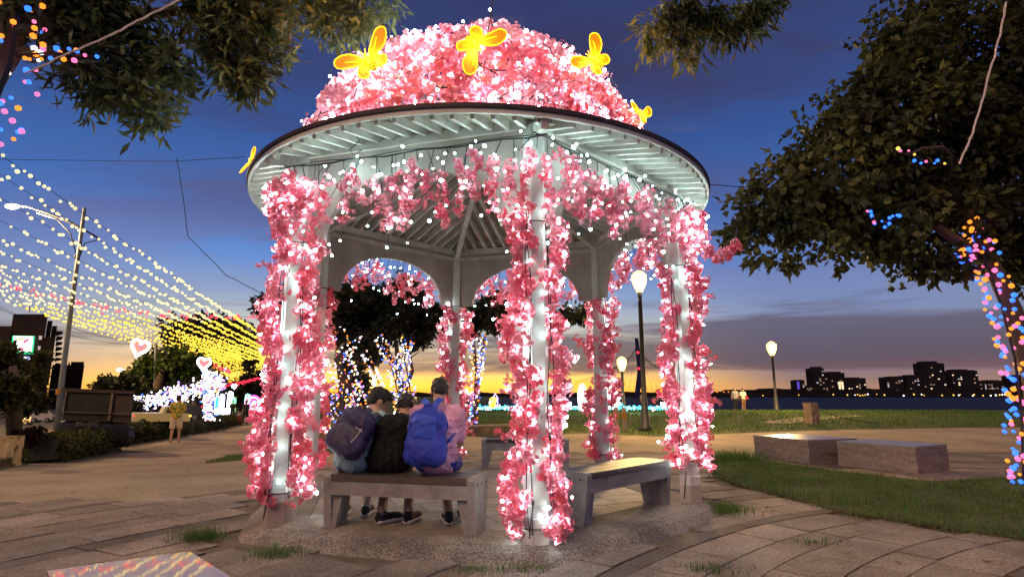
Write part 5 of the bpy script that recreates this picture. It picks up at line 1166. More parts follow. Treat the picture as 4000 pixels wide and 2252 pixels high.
floral = bpy.data.materials.new('floral_print'); floral.use_nodes = True; nt = floral.node_tree; nn = nd(nt, 'ShaderNodeTexNoise'); nn.inputs['Scale'].default_value = 9; nn.inputs['Distortion'].default_value = 1.2; tc_ = nd(nt, 'ShaderNodeTexCoord'); rr_ = ramp(nt, [(.38, (.12, .16, .02)), (.46, (.62, .50, .04)), (.55, (.60, .28, .05)), (.62, (.60, .50, .06))], 'CONSTANT'); nt.links.new(tc_.outputs['Object'], nn.inputs[0]); nt.links.new(nn.outputs[0], rr_.inputs[0]); nt.links.new(rr_.outputs[0], nt.nodes['Principled BSDF'].inputs['Base Color'])
cream = cloth('cream_shorts', (.70, .58, .42)); whiteshoe = cloth('white_shoe', (.8, .75, .7)); blackc = cloth('black_cloth', (.02, .02, .022)); darkc = cloth('dark_grey_cloth', (.05, .045, .045))
p = gp(680, 1728); ht = 172 / 2200 * p.y * 1.02
walker('man in a yellow floral shirt and cream shorts standing by the hedge', p, ht, -.25, (floral, cream, whiteshoe, cloth('brown_hair', (.06, .03, .02))), arms='hold', stride=.05)
p = gp(955, 1660); ht = 92 / 2200 * p.y
walker('woman in a straw hat and dark clothes walking beside a suitcase', p, ht, .2, (blackc, blackc, blackc, MT['hair']), hat=True, shorts=False, stride=.07)
q = gp(930, 1661); t = thing('suitcase', 'plum red wheeled suitcase with a bag on top on the far path', 'suitcase', q); s = ht / 1.7; mcase = cloth('plum_shell', (.20, .03, .07), rough=.4)
surf('shell', [bx(q + Vector((0, 0, .36)) * s, (.23 * s, .13 * s, .30 * s), .04)], mcase, t, .03, .02); mb = MB(); mb.tube([q + Vector((.1, 0, .6)) * s, q + Vector((.12, 0, 1.0)) * s, q + Vector((-.08, 0, 1.0)) * s, q + Vector((-.1, 0, .6)) * s], .012, 5); mb.build('handle', MT['black'], t)
for x_ in (-.17, .17): mb = MB(); c = q + Vector((x_ * s, 0, .04)); mb.tube([c - Vector((.02, 0, 0)), c + Vector((.02, 0, 0))], .04, 8); mb.build('wheel', MT['black'], t)
surf('bag', [el(q + Vector((0, 0, .72)) * s, (.14 * s, .1 * s, .09 * s))], cloth('beige_bag', (.45, .35, .3)), t, .03, .02)
p = gp(905, 1640); walker('person in black standing in front of the far festival lights', p, 72 / 2200 * p.y, 2.9, (blackc, blackc, blackc, MT['hair']), shorts=False, h=.035)
p = gp(2875, 1603); ht = 1.68
walker('grey-haired man in a grey shirt beside the woman by the river', p, 86 / 2200 * p.y, 3.3, (cloth('grey_shirt', (.30, .30, .32)), blackc, blackc, cloth('grey_hair', (.3, .28, .26))), shorts=False, h=.035, stride=.02)
p = gp(2906, 1603)
t, Q = walker('woman in a white top and brown shorts by the river', p, 83 / 2200 * p.y, 3.0, (cloth('white_top', (.8, .7, .62)), cloth('brown_shorts', (.2, .10, .06)), cloth('tan_shoe', (.3, .2, .12)), MT['hair']), arms='hold', h=.032, stride=.02)
q = Q(-.3, 0, .95); t = thing('handbag', 'small red handbag at the side of the woman by the river', 'bag', q); surf('pouch', [bx(q, (.13, .06, .1), .03)], cloth('red_leather', (.35, .03, .08)), t, .025, .02); mb = MB(); mb.tube([q + Vector((-.1, 0, .1)), q + Vector((-.02, 0, .45)), q + Vector((.1, 0, .1))], .012, 4); mb.build('strap', MT['black'], t)
p = gp(2512, 1600); walker('person in pale clothes standing behind the near lamp post by the river', p, 66 / 2200 * p.y, 3.1, (cloth('pale_dress', (.6, .5, .38)), cloth('pale_trousers', (.5, .42, .32)), darkc, MT['hair']), shorts=False, h=.035)
# ================================================================ LAMPS, BUILDINGS, VEHICLES, FAR THINGS
MT['iron'] = mat('dark_iron', (.02, .022, .025), (.012, .013, .015), rough=.5)
MT['lamp_glow'] = emit('lamp_glow', (1, .60, .16), 3.2); MT['steel'] = mat('galvanised', (.22, .25, .27), (.13, .15, .16), rough=.6, scale=2, bump=.2)
def park_lamp(lab, base, top, energy, s=1.):
    b = Vector(base); H = top - b.z; t = thing('park_lamp', lab, 'street lamp', b, 'warm lamps along the riverside')
    mb = MB(); mb.lathe([(.20 * min(s, 1.3), 0), (.20 * min(s, 1.3), .12), (.12 * min(s, 1.3), .2), (.10 * min(s, 1.2), 1.0), (.075 * min(s, 1.2), 1.05), (.055 * min(s, 1.3), H - .35), (.09 * s, H - .33), (.05 * s, H - .3)], b, 10); mb.build('pole', MT['iron'], t, True)
    mb = MB(); mb.lathe([(.07 * s, H - .30 * s), (.15 * s, H - .12 * s), (.185 * s, H - .02), (.18 * s, H + .10 * s)], b, 12); mb.build('lamp_shade', MT['lamp_glow'], t, True)
    mb = MB(); mb.lathe([(.185 * s, H + .105 * s), (.19 * s, H + .13 * s), (.10 * s, H + .22 * s), (.02 * s, H + .26 * s)], b, 12); mb.build('cap', MT['lamp_glow'], t, True)
    point('lamp_light', b + Vector((0, 0, H - .05)) + Vector((0, -.3, -.1)), energy, (1, .62, .22), t, .18)
p = gp(2522, 1682); park_lamp('nearest park lamp, seen right of the gazebo through the right arch', p, px(2490, 1095, p.y).z, 2200, 1.45)
p = gp(3035, 1606); park_lamp('park lamp standing by the river on the open lawn at right', p, px(3010, 1358, p.y).z, 4000, 1.7)
p = gp(2436, 1612); park_lamp('small far park lamp between the rear right pillar and the bridge tower', p, px(2430, 1418, p.y).z, 900, 1.6)
p = px(1452, 1600, 40); park_lamp('small far park lamp beside the boy with the indigo backpack', (p.x, p.y, -.1), px(1452, 1492, 40).z, 500, 1.7)
# street light on the left with curved arms
b = gp(222, 1690); t = thing('street_lamp', 'tall steel street lamp with a curved arm at left, its base banded yellow', 'street lamp', b); top = px(331, 810, b.y)
ztop = top.z; bx_, by_ = b.x, b.y
PZt = lambda x, y: px(x, y, b.y)
mb = MB(); mb.tube([b, PZt(240, 1500), PZt(285, 1150), PZt(331, 812)], [.15, .13, .11, .08], 10); mb.build('pole', MT['steel'], t, True)
mb = MB(); mb.tube([PZt(40, 800), PZt(110, 808), PZt(200, 838), PZt(300, 880), PZt(385, 930)], [.05, .045, .05, .055, .05], 6); mb.build('arm', MT['iron'], t, True)
for pts in ([PZt(298, 990), PZt(275, 910), PZt(220, 855), PZt(145, 832)], [PZt(312, 1000), PZt(330, 950), PZt(385, 936)]): mb = MB(); mb.tube(pts, .03, 5); mb.build('brace', MT['iron'], t, True)
mb = MB(); mb.ball(PZt(48, 806), (.38, .2, .14), 2); mb.build('lamp_head', emit('white_lamp', (1, .96, .72), 9), t, True); point('lamp_light', PZt(48, 806) + Vector((0, -.2, -.3)), 8000, (1, .62, .25), t, .2)
mb = MB(); mb.lathe([(.165, 0), (.165, .28)], px(232, 1540, b.y), 10); mb.build('band', mat('amber_band', (.45, .2, .02)), t)
mb = MB(); mb.lathe([(.10, 0), (.10, .16)], PZt(297, 1008), 8); mb.build('clamp', MT['iron'], t)
# second light pole carrying the first heart
def pole(lab, x, y0, y1, Y, r, parts=()):
    a = px(x, y0, Y); t = thing('light_pole', lab, 'pole', a); mb = MB(); mb.tube([a, px(x + (y0 - y1) * .03, y1, Y)], r, 6); mb.build('shaft', MT['steel'], t); return t
t = pole('slim pole beside the first heart lantern', 600, 1640, 1340, 36, .09)
mb = MB(); mb.tube([px(560, 1352, 36), px(610, 1345, 36), px(660, 1390, 36)], .04, 5); mb.build('arm', MT['iron'], t)
def heart(lab, x, y, Y, w, col2='r', tilt=.2):
    c = px(x, y, Y); s = w * .84 / 2 / 2200 * Y; t = thing('heart_lantern', lab, 'lantern', c, 'lit hearts along the street'); pts = []
    for i in range(28):
        a = 2 * PI * i / 28; X = 16 * math.sin(a) ** 3 / 16; Z = (13 * math.cos(a) - 5 * math.cos(2 * a) - 2 * math.cos(3 * a) - math.cos(4 * a)) / 16; ct_, st_ = math.cos(tilt), math.sin(tilt); pts.append(c + Vector((X * ct_ - Z * st_, 0, X * st_ + Z * ct_)) * s)
    mb = MB(); mb.prism(pts[::-1], (0, -.02, 0), (0, .1, 0)); mb.build('back', emit('heart_' + str(x), (1, .16, .10), 1.1), t)
    mb = MB(); mb.tube([p + Vector((0, -.05, 0)) for p in pts] + [pts[0] + Vector((0, -.05, 0))], s * .16, 6); mb.build('rim', emit('heart_rim' + str(x), (1, .93, .95), 4), t, True)
    mb = MB()
    for i in range(40): q = pts[random.randrange(28)].lerp(c, random.uniform(.3, 1)) + Vector((0, -.06, 0)); mb.ball(q, s * .05, 0)
    tag(mb.build('bulbs', BM['p'], t), kind='stuff')
heart('large lit heart with a white rim over the street, nearest of the hearts', 548, 1356, 34, 84, tilt=-.25)
heart('lit heart with a white rim above the column of white and blue lights', 798, 1418, 31, 62, tilt=-.1)
heart('small lit white heart under the red light string', 916, 1508, 45, 24)
heart('far lit heart half hidden behind the left front pillar garland', 1045, 1478, 45, 44)
# far festival lights
for lab, x, y, w_, h_, c, s_ in (('tall blue lit lantern strip left of the dark standing person', 850, 1590, 16, 84, (.03, .25, 1), 2.2), ('narrow violet lit lantern strip near the lit column', 868, 1570, 12, 60, (.55, .5, 1), 2.5), ('green and white lit lantern strip behind the dark standing person', 912, 1580, 12, 56, (.1, .9, .3), 1.8), ('pale lit lantern strip behind the dark standing person', 900, 1565, 14, 70, (.8, .85, 1), 3),
                                ('turquoise lit lantern strip beside the pillar', 968, 1570, 14, 60, (.05, .6, 1), 2.2), ('low glowing white stall sign on the far path', 868, 1606, 52, 20, (.9, .95, 1), 4), ('square glowing white stall sign on the far path', 893, 1605, 18, 22, (.9, .95, 1), 3), ('pale yellow ice lolly lantern beside the left front pillar', 1000, 1590, 28, 44, (1, .8, .55), 2.2), ('green shop canopy light above the truck', 450, 1533, 44, 5, (.1, .8, .45), 1.4), ('small white street light over the low dark tree', 442, 1487, 22, 10, (.95, 1, .9), 3), ('tiny white street light left of the first heart tree', 472, 1444, 18, 8, (1, .98, .85), 3)):
    Y = 47; c0 = px(x, y, Y); k = Y / 2200; t = thing('festival_light', lab, 'lit decoration', c0); n = 12; pts = [c0 + Vector((math.cos(a) * abs(math.cos(a)) ** -.45 * w_ / 2 * k if abs(math.cos(a)) > 1e-3 else 0, 0, math.sin(a) * abs(math.sin(a)) ** -.45 * h_ / 2 * k if abs(math.sin(a)) > 1e-3 else 0)) for a in np.linspace(0, 2 * PI, n * 2 + 1)[:-1] + .05]
    mb = MB(); mb.prism(pts[::-1], (0, -.15, 0), (0, .15, 0)); mb.build('diffuser', emit('fest', c, s_), t); mb = MB(); mb.tube([p + Vector((0, -.16, 0)) for p in pts + pts[:1]], .05, 4); mb.build('frame', emit('fest_rim', tuple(min(1, q + .3) for q in c), s_), t)
c0 = px(988, 1575, 46); t = thing('hoop_lantern', 'round magenta striped lit lantern beside the left front pillar', 'lantern', c0)
for i, r_ in enumerate((.62, .48, .30)): mb = MB(); mb.tube([c0 + Vector((math.cos(a) * r_, 0, math.sin(a) * r_)) for a in np.linspace(0, 2 * PI, 19)], .055, 5); mb.build('ring', emit('hoop', (1, .1, .55) if i != 1 else (1, .6, .9), 2), t)
# cyan line of lights on the bank + figures
t = thing('string_light', 'long low turquoise line of lights along the river bank', 'light string', px(2150, 1592, 33)); pts = []
for i in range(900):
    x = random.uniform(1835, 2700); pts.append(px(x, 1592 + random.gauss(0, 3.5), 34))
balls('bulbs', pts, [.045 * random.uniform(.6, 1.4) for _ in pts], [emit('bulb_cyan', (.05, .75, 1), 3), BM['w']], t, mi=np.array([0 if random.random() < .8 else 1 for _ in pts]))
mb = MB(); mb.tube([px(1835, 1597, 34.1), px(2700, 1597, 34.1)], .03, 4); mb.build('wire', MT['black'], t); point('glow', px(2150, 1588, 33), 60, (.1, .7, 1), t, .5); point('glow', px(2500, 1588, 33), 60, (.1, .7, 1), t, .5)
def lantern(lab, x, y, Y, prims, name='festival_lantern'):
    c0 = px(x, y, Y); t = thing(name, lab, 'lantern', c0); k = Y / 2200
    for nm, dx, dy, rx, rz, m_ in prims: mb = MB(); mb.ball(c0 + Vector((dx * k, 0, -dy * k)), (rx * k, min(rx, rz) * k * .6, rz * k), 2); mb.build(nm, m_, t, True)
    return t
EW = emit('lantern_white', (1, .95, .9), 2.4); EO = emit('lantern_orange', (1, .42, .05), 2.0); EY = emit('lantern_yellow', (1, .75, .1), 2.); EP = emit('lantern_pink', (1, .1, .3), 1.5); EB = emit('lantern_blue', (.05, .1, 1), 2.5)
lantern('stacked orange lit lantern figure on the bank between the pillars', 1924, 1566, 33, (('lower_globe', 0, 14, 13, 13, EO), ('upper_globe', 3, -4, 15, 12, EY), ('side_globe', -6, 6, 8, 9, EW)))
c0 = px(1936, 1545, 32.9); t = thing('arrow_lantern', 'violet outlined lit arch behind the orange lantern figure', 'lantern', c0); mb = MB(); mb.tube([px(1926, 1552, 33), px(1934, 1536, 33), px(1944, 1552, 33), px(1944, 1582, 33), px(1936, 1582, 33)], .035, 5); mb.build('tube', emit('violet_tube', (.5, .3, 1), 3), t)
lantern('tall white egg lantern with coloured dots left of the rear right pillar', 2275, 1551, 32, (('shell', 0, 0, 19, 52, EW), ('dot', -6, -30, 3, 4, EO), ('dot', -8, -5, 4, 4, EP), ('dot', -4, 18, 4, 5, EY), ('dot', -9, 32, 3, 4, EP), ('dot', 2, 4, 3, 4, EO)))
lantern('little white and blue lit lantern right of the rear right pillar', 2405, 1573, 33, (('shell', 0, 0, 14, 14, EW), ('base', 10, 4, 16, 8, emit('lantern_sky', (.2, .7, 1), 2))))
t = thing('parked_scooters', 'dark parked scooters silhouetted behind the near park lamp', 'scooter', px(2575, 1570, 36)); del t['category']; t['category'] = 'scooter'
mb = MB(); c0 = px(2570, 1572, 36); k = 36 / 2200
for dx in (-14, 14): mb.tube([c0 + Vector(((dx + 9 * math.cos(a)) * k, 0, (-8 + 9 * math.sin(a)) * k)) for a in np.linspace(0, 2 * PI, 13)], 3 * k, 6)
mb.build('wheel', MT['black'], t); mb = MB(); mb.ball(c0 + Vector((0, 0, 8 * k)), (24 * k, 6 * k, 9 * k), 1); mb.tube([c0 + Vector((12 * k, 0, 8 * k)), c0 + Vector((17 * k, 0, 24 * k))], 2.5 * k, 5); mb.ball(c0 + Vector((-6 * k, 0, 18 * k)), (16 * k, 6 * k, 6 * k), 1); mb.build('body', MT['iron'], t, True); t.name = 'parked_scooter'
# bridge
Yd = 700.; t = thing('cable_stayed_bridge', 'long cable-stayed bridge with a single leaning tower on the horizon', 'bridge', px(2490, 1545, Yd)); MT['far_black'] = mat('far_concrete', (.025, .02, .03), (.02, .015, .02), rough=1, spec=0)
zd = px(2490, 1538, Yd).z
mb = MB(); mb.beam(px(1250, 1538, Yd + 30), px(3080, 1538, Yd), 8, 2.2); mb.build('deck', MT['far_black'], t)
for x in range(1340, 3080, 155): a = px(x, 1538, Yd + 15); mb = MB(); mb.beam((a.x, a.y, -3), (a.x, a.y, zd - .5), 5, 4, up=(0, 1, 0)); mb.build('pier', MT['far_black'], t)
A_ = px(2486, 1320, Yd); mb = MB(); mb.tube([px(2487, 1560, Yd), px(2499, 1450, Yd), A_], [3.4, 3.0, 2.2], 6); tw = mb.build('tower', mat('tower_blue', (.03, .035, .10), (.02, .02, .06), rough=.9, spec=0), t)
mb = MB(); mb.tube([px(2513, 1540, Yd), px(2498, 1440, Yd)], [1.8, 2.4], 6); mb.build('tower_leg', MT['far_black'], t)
for y in (1376, 1438): mb = MB(); mb.ball(px(2492 + (y - 1376) * .06, y, Yd - 6), 1.6, 1); mb.build('beacon', BM['r'], tw)
mb = MB()
for i in range(14): mb.tube([px(2488, 1330 + i * 6, Yd), px(2455 - i * 26, 1537, Yd)], .14, 3); mb.tube([px(2490, 1330 + i * 6, Yd), px(2530 + i * 24, 1537, Yd)], .14, 3)
tag(mb.build('stay_cable', MT['far_black'], t), kind='stuff')
mb = MB()
for x in range(1300, 3050, 24): mb.tube([px(x, 1537, Yd - 6), px(x, 1528, Yd - 6)], .12, 3)
tag(mb.build('deck_lamp_mast', MT['far_black'], t), kind='stuff')
pts = [px(x + random.uniform(-3, 3), 1530, Yd - 8) for x in (2785, 2802, 2830, 2848, 2862, 1400, 2100)]; balls('deck_light', pts, .8, BM['o'], t)
t = thing('mast', 'thin mast on the far shore right of the gazebo', 'mast', px(2764, 1535, 650)); mb = MB(); mb.tube([px(2764, 1535, 650), px(2762, 1470, 650)], .7, 4); mb.build('pole', MT['far_black'], t)
# skyline
win_w = emit('window_warm', (1, .72, .42), 1.2); win_c = emit('window_cool', (.8, .85, 1), .5); win_d = emit('window_dim', (1, .7, .5), .16)
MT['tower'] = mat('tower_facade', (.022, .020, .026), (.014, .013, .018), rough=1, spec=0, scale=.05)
for i, (x0, x1, y0, lab, steps) in enumerate(((3098, 3130, 1483, 'narrow far tower with a violet lit side', 1), (3137, 3161, 1505, 'small low far block beside the violet lit tower', 1), (3157, 3204, 1433, 'tall far tower with a curved top, left of the skyline cluster', 2), (3206, 3284, 1452, 'broad far tower cluster with a bright lit strip', 3), (3284, 3366, 1474, 'wide stepped far block right of the bright lit strip', 2), (3445, 3510, 1470, 'lone boxy far block in the middle of the skyline', 2),
      (3520, 3582, 1464, 'stepped far block on the left shoulder of the tallest tower', 2), (3580, 3668, 1412, 'tallest far tower on the skyline', 2), (3696, 3797, 1443, 'broad dark far block right of the tallest tower', 3), (3806, 3832, 1488, 'slim low far block near the right end of the skyline', 1), (3836, 3898, 1484, 'low wide far block near the right end of the skyline', 2), (3930, 3976, 1464, 'far block partly behind the lit trunk at the right edge', 1))):
    Yk = 1130.; a, b_ = px(x0, y0, Yk), px(x1, y0, Yk); c = (a + b_) / 2; w = b_.x - a.x; H = a.z; t = thing('tower_block', lab, 'tower', (c.x, Yk, 0), 'towers of the far skyline'); d = 24
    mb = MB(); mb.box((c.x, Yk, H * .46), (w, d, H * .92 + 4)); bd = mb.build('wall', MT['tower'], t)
    for s_ in range(steps):
        f0 = .7 - .25 * s_ / max(1, steps); mb = MB(); mb.box((c.x + w * random.uniform(-.12, .12), Yk - .5 * s_, H * (.92 + .08 * (s_ + 1) / steps / 1) - H * .04), (w * f0, d * .8, H * .10)); mb.build('roof_storey', MT['tower'], t)
    nf = int(H / 4); nc_ = max(3, int(w / 5))
    for _ in range(5 + int(w / 6)):
        ix, iz = random.randrange(nc_), random.randrange(3, max(5, nf)); mb = MB(); mb.box((c.x - w / 2 + (ix + .5) * w / nc_, Yk - d / 2 - .1, iz * 3.7), (w / nc_ * .55, .4, 1.9)); mb.build('window', random.choice((win_d, win_d, win_c, win_w) if i in (7, 4, 8) else (win_d, win_d, win_c)), bd)
    if i == 0: mb = MB(); mb.box((c.x - w * .3, Yk - d / 2 - .2, H * .5), (w * .25, .5, H * .8)); mb.build('light_strip', emit('violet_strip', (.16, .08, .9), .5), bd)
    if i == 3:
        for q in (.2, .34): mb = MB(); mb.box((c.x + w * q, Yk - d / 2 - .3, H * .38), (w * .09, .5, H * .42)); mb.build('light_strip', emit('lit_strip', (1, .66, .36), 1.2), bd)
t = thing('shore_lights', 'row of warm and white lights at the foot of the far skyline', 'lights', px(3600, 1538, 1090)); pts = []
for x in (3120, 3340, 3350, 3360, 3370, 3380, 3390, 3425, 3455, 3530, 3570, 3600, 3610, 3725, 3745, 3750, 3800, 3805, 3840, 3870, 3890, 3905, 3915, 3925, 3935, 3945, 3255, 3310, 2980, 3680): pts.append(px(x, 1541 + random.uniform(-3, 3), 1090))
bulbs_mix('bulbs', pts, 1.3, 'ywwy', t)
# ---------------------------------------------------------------- left: buildings, sign, vehicles
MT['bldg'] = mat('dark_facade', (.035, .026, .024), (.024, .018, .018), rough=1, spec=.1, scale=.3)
def rect3(x0, x1, y0, y1, Y, d, m_, name, parent, zb=None):
    a = px(x0, y0, Y); b_ = px(x1, y0, Y); z1 = a.z; z0 = px((x0 + x1) / 2, y1, Y).z if zb is None else zb; mb = MB(); mb.prism([(a.x, Y, z0), (b_.x, Y, z0), (b_.x, Y, z1), (a.x, Y, z1)], (0, 0, 0), (d * a.x / Y, d, 0)); return mb.build(name, m_, parent)
Yc = 75.; a = px(130, 1600, Yc); t = thing('apartment_building', 'tall dark apartment building with balcony fins and a roof block at far left', 'building', (a.x, Yc, 0))
w_ = rect3(46, 212, 1316, 1660, Yc, 14, MT['bldg'], 'wall', t, -1)
rect3(52, 188, 1226, 1318, Yc + 1, 12, MT['bldg'], 'roof_block', t); rect3(186, 206, 1252, 1320, Yc + 1.5, 10, MT['bldg'], 'roof_step', t); rect3(204, 224, 1272, 1500, Yc + 2, 8, MT['bldg'], 'side_bay', t)
for i in range(8): y = 1290 + i * 21; mb = MB(); a_ = px(222 - i * .8, y, Yc + 2); mb.prism([a_, a_ + Vector((.9, 0, -.12)), a_ + Vector((0, 0, -.35))], (0, 0, 0), (-3.3, 4, 0)); mb.build('balcony_fin', MT['bldg'], t)
for x, y in ((157, 1318), (151, 1358)): mb = MB(); mb.box(px(x, y, Yc - .1), (.36, .15, .5)); mb.build('window', emit('pale_window', (.8, .65, .62), .42), w_)
mb = MB(); mb.tube([px(114, 1222, Yc + 3), px(117, 1185, Yc + 3)], .05, 4); mb.build('antenna', MT['iron'], t)
a = px(20, 1600, 72); t = thing('low_building', 'dark flat-roofed building behind the shop sign', 'building', (a.x, 72, 0)); rect3(-200, 48, 1273, 1660, 72, 10, MT['bldg'], 'wall', t, -1)
a = px(270, 1600, 85); t = thing('office_block', 'low dark block with a raised corner right of the steel street lamp', 'building', (a.x, 85, 0)); rect3(205, 330, 1424, 1640, 86, 10, MT['bldg'], 'wall', t, -1); rect3(278, 329, 1412, 1440, 85.5, 9, MT['bldg'], 'roof_block', t)
for x in (270, 300): mb = MB(); mb.tube([px(x, 1424, 86), px(x, 1414, 86)], .12, 4); mb.build('vent', MT['bldg'], t)
a = px(450, 1600, 90); t = thing('row_building', 'dark row of low buildings behind the street trees', 'building', (a.x, 90, 0)); rect3(380, 1000, 1540, 1640, 90, 10, MT['bldg'], 'wall', t, -1)
# shop sign
Yq = 40.; k = Yq / 2200; c0 = px(90, 1358, Yq); t = thing('shop_sign', 'lit white and green shop sign with a red and orange numeral seven', 'sign', c0)
mk = lambda x, y, o=0.: px(x, y, Yq - o)
def poly(name, pts, m_, parent, o=0., th=.03): mb = MB(); mb.prism([mk(x, y, o) for x, y in pts][::-1], (0, 0, 0), (0, th, 0)); return mb.build(name, m_, parent)
E_ = lambda n, c, s: emit(n, c, s)
poly('housing', [(47, 1308), (137, 1310), (129, 1386), (40, 1384)], MT['iron'], t, 0, .35); pn = poly('green_panel', [(48.5, 1310), (135, 1312), (127.5, 1384), (42, 1382)], E_('sign_green', (.0, .55, .18), 1.1), t, .03); poly('white_panel', [(53, 1312), (128, 1313), (122, 1373), (53, 1371)], E_('sign_white', (.85, 1, .93), 1.6), t, .07)
poly('numeral_top', [(68.5, 1321.5), (96, 1321), (88, 1328), (68.5, 1328)], E_('sign_orange', (1, .24, .10), 1.0), t, .11)
poly('numeral_stem', [(111.5, 1319), (110, 1329.5), (101, 1334), (94, 1340.5), (88, 1338.5), (95, 1329), (104, 1324)], E_('sign_red', (.8, .01, .10), 1.0), t, .11)
poly('red_mark', [(80, 1356.5), (91.5, 1357), (90.5, 1368), (79, 1367)], E_('sign_red2', (.85, .01, .12), 1.0), t, .11)
t2 = thing('lower_sign', 'blue lit sign board with white lettering under the shop sign', 'sign', px(80, 1397, Yq)); Yq2 = Yq
poly('panel', [(40, 1384), (126, 1388), (122, 1409), (37, 1406)], E_('sign_blue', (.02, .08, .55), .7), t2, .02, .2)
for pts in ([(41, 1388), (46, 1386), (47, 1392), (41, 1393)], [(41, 1398), (49, 1400), (47, 1404), (41, 1403)], [(60, 1381), (77, 1381), (73, 1390), (63, 1391)], [(62, 1392), (72, 1393), (68, 1401), (62, 1404), (53, 1401), (60, 1398)], [(80, 1395), (85, 1390), (90, 1394), (86, 1402), (80, 1401)], [(90, 1396), (100, 1391), (104, 1397), (98, 1403), (91, 1403)], [(106, 1394), (119, 1396), (121, 1404), (107, 1403)], [(50, 1391), (57, 1391), (57, 1394), (50, 1394)]):
    poly('letter', pts, E_('letter_white', (.9, .95, 1), 1.8), t2, .06)
mb = MB(); mb.tube([px(84, 1408, Yq + .2), px(80, 1640, Yq + .2)], .16, 6); mb.build('pole', MT['iron'], t)
lantern('four-winged white and orange lit insect over the roadside tree', 122, 1467, 20, (('wing', -11, -4, 11, 3, EW), ('wing', 11, -5, 12, 3.2, EW), ('wing', -10, 2, 9, 2.4, EW), ('wing', 9, 3, 9, 2.4, EW), ('body', 0, 6, 4, 8, EO)), 'lit_insect')
c0 = px(109, 1521, 30); t = thing('traffic_light', 'traffic light showing red behind the roadside tree', 'traffic light', c0); mb = MB(); mb.box(c0 + Vector((.25, .1, 0)), (.9, .18, .34)); mb.build('housing', MT['iron'], t); mb = MB(); mb.ball(c0, .17, 1); mb.build('red_lamp', E_('signal_red', (1, .04, .01), 2.2), t); mb = MB(); mb.tube([c0 + Vector((.7, .1, 0)), c0 + Vector((1.6, .1, 0)), c0 + Vector((1.6, .1, -3))], .05, 5); mb.build('pole', MT['iron'], t)
lantern('bright white and green lit shop sign beyond the roadside tree', 126, 1552, 55, (('panel', 0, 0, 20, 13, E_('shop_white', (.75, 1, .88), 3)),), 'shop_light'); lantern('oval yellow-green lit shop sign beyond the roadside tree', 157, 1565, 55, (('panel', 0, 0, 17, 9, E_('shop_lime', (.6, .8, .04), 1.2)),), 'shop_light')
lantern('small red lit shop sign beyond the roadside tree', 116, 1588, 55, (('panel', 0, 0, 9, 9, E_('shop_red', (1, .12, .05), 1.1)),), 'shop_light'); lantern('warm white light hanging by the roadside tree at the far left', 26, 1550, 30, (('bulb', 0, 0, 14, 6, E_('warm', (1, .75, .4), 3)),), 'shop_light'); lantern('pale lit shopfront left of the white car', 62, 1590, 55, (('panel', 0, 0, 14, 20, E_('shopf', (1, .6, .35), .9)),), 'shop_light')
def car(lab, x0, x1, ytop, ybot, Y, m_, group=None, kind='car'):
    a = px(x0, ybot, Y); b_ = px(x1, ybot, Y); L_ = b_.x - a.x; H = px(x0, ytop, Y).z - a.z; c = (a + b_) / 2; W_ = L_ * .42; t = thing('parked_car' if kind == 'car' else 'pickup_truck', lab, 'car' if kind == 'car' else 'pickup', (c.x, Y, a.z), group)
    P_ = lambda u, v: Vector((a.x + u * L_, Y, a.z + v * H))
    if kind == 'car': side = [(0, .2), (0, .48), (.04, .58), (.2, .64), (.3, .95), (.68, 1.0), (.82, .66), (.96, .58), (1, .4), (.99, .18)]; win = [(.24, .66), (.33, .92), (.66, .95), (.77, .66)]
    else: side = [(0, .2), (0, .55), (.02, .62), (.50, .62), (.55, .95), (.78, .97), (.87, .64), (.98, .58), (1, .3), (1, .2)]; win = [(.57, .64), (.60, .9), (.76, .92), (.83, .64)]
    mb = MB(); mb.prism([P_(*q) for q in side], (0, 0, 0), (-.75 * W_, W_, 0)); bd = mb.build('body', m_, t)
    mb = MB(); mb.prism([P_(*q) for q in win], (0, -.015, 0), (0, .01, 0)); mb.build('side_window', MT['glass'], bd)
    for u in (.19, .80): mb = MB(); q = P_(u, .17); mb.tube([q + Vector((0, -.05, 0)), q + Vector((0, .2, 0))], H * .17, 12); wl = mb.build('wheel', MT['black'], t); mb = MB(); mb.tube([q + Vector((0, -.065, 0)), q + Vector((0, 0, 0))], H * .10, 8); mb.build('rim', MT['steel'], wl)
    for u, nm, em in ((.015, 'tail_light', BM['r']), (.985, 'headlight', BM['y'])): mb = MB(); mb.ball(P_(u, .48) + Vector((0, .05, 0)), (H * .05, .1, H * .06), 1); mb.build(nm, em if kind != 'car' or 'head' in lab else MT['sole'], t)
    return t, P_, L_, H
MT['glass'] = mat('dark_glass', (.01, .01, .012), rough=.15, spec=.8); carw = mat('white_car_paint', (.55, .50, .48), rough=.3, scale=2); cary = mat('pale_yellow_paint', (.62, .55, .20), (.5, .5, .35), rough=.3, scale=1)
car('white hatchback parked beyond the street lamp at far left', 118, 202, 1592, 1650, 22, carw)
car('silver and yellow pickup parked behind the hedge', 515, 740, 1583, 1660, 25, cary, kind='pickup'); car('dark van-like car parked behind the man in the floral shirt', 650, 790, 1545, 1650, 30, mat('dark_car_paint', (.03, .03, .035), rough=.3))
t, *_ = car('car with glowing headlights at the far left edge', 38, 118, 1598, 1660, 24, carw); q = px(74, 1623, 23.6); mb = MB(); mb.ball(q, (.28, .12, .22), 2); mb.build('headlight', E_('headlight', (1, .55, .18), 8), t)
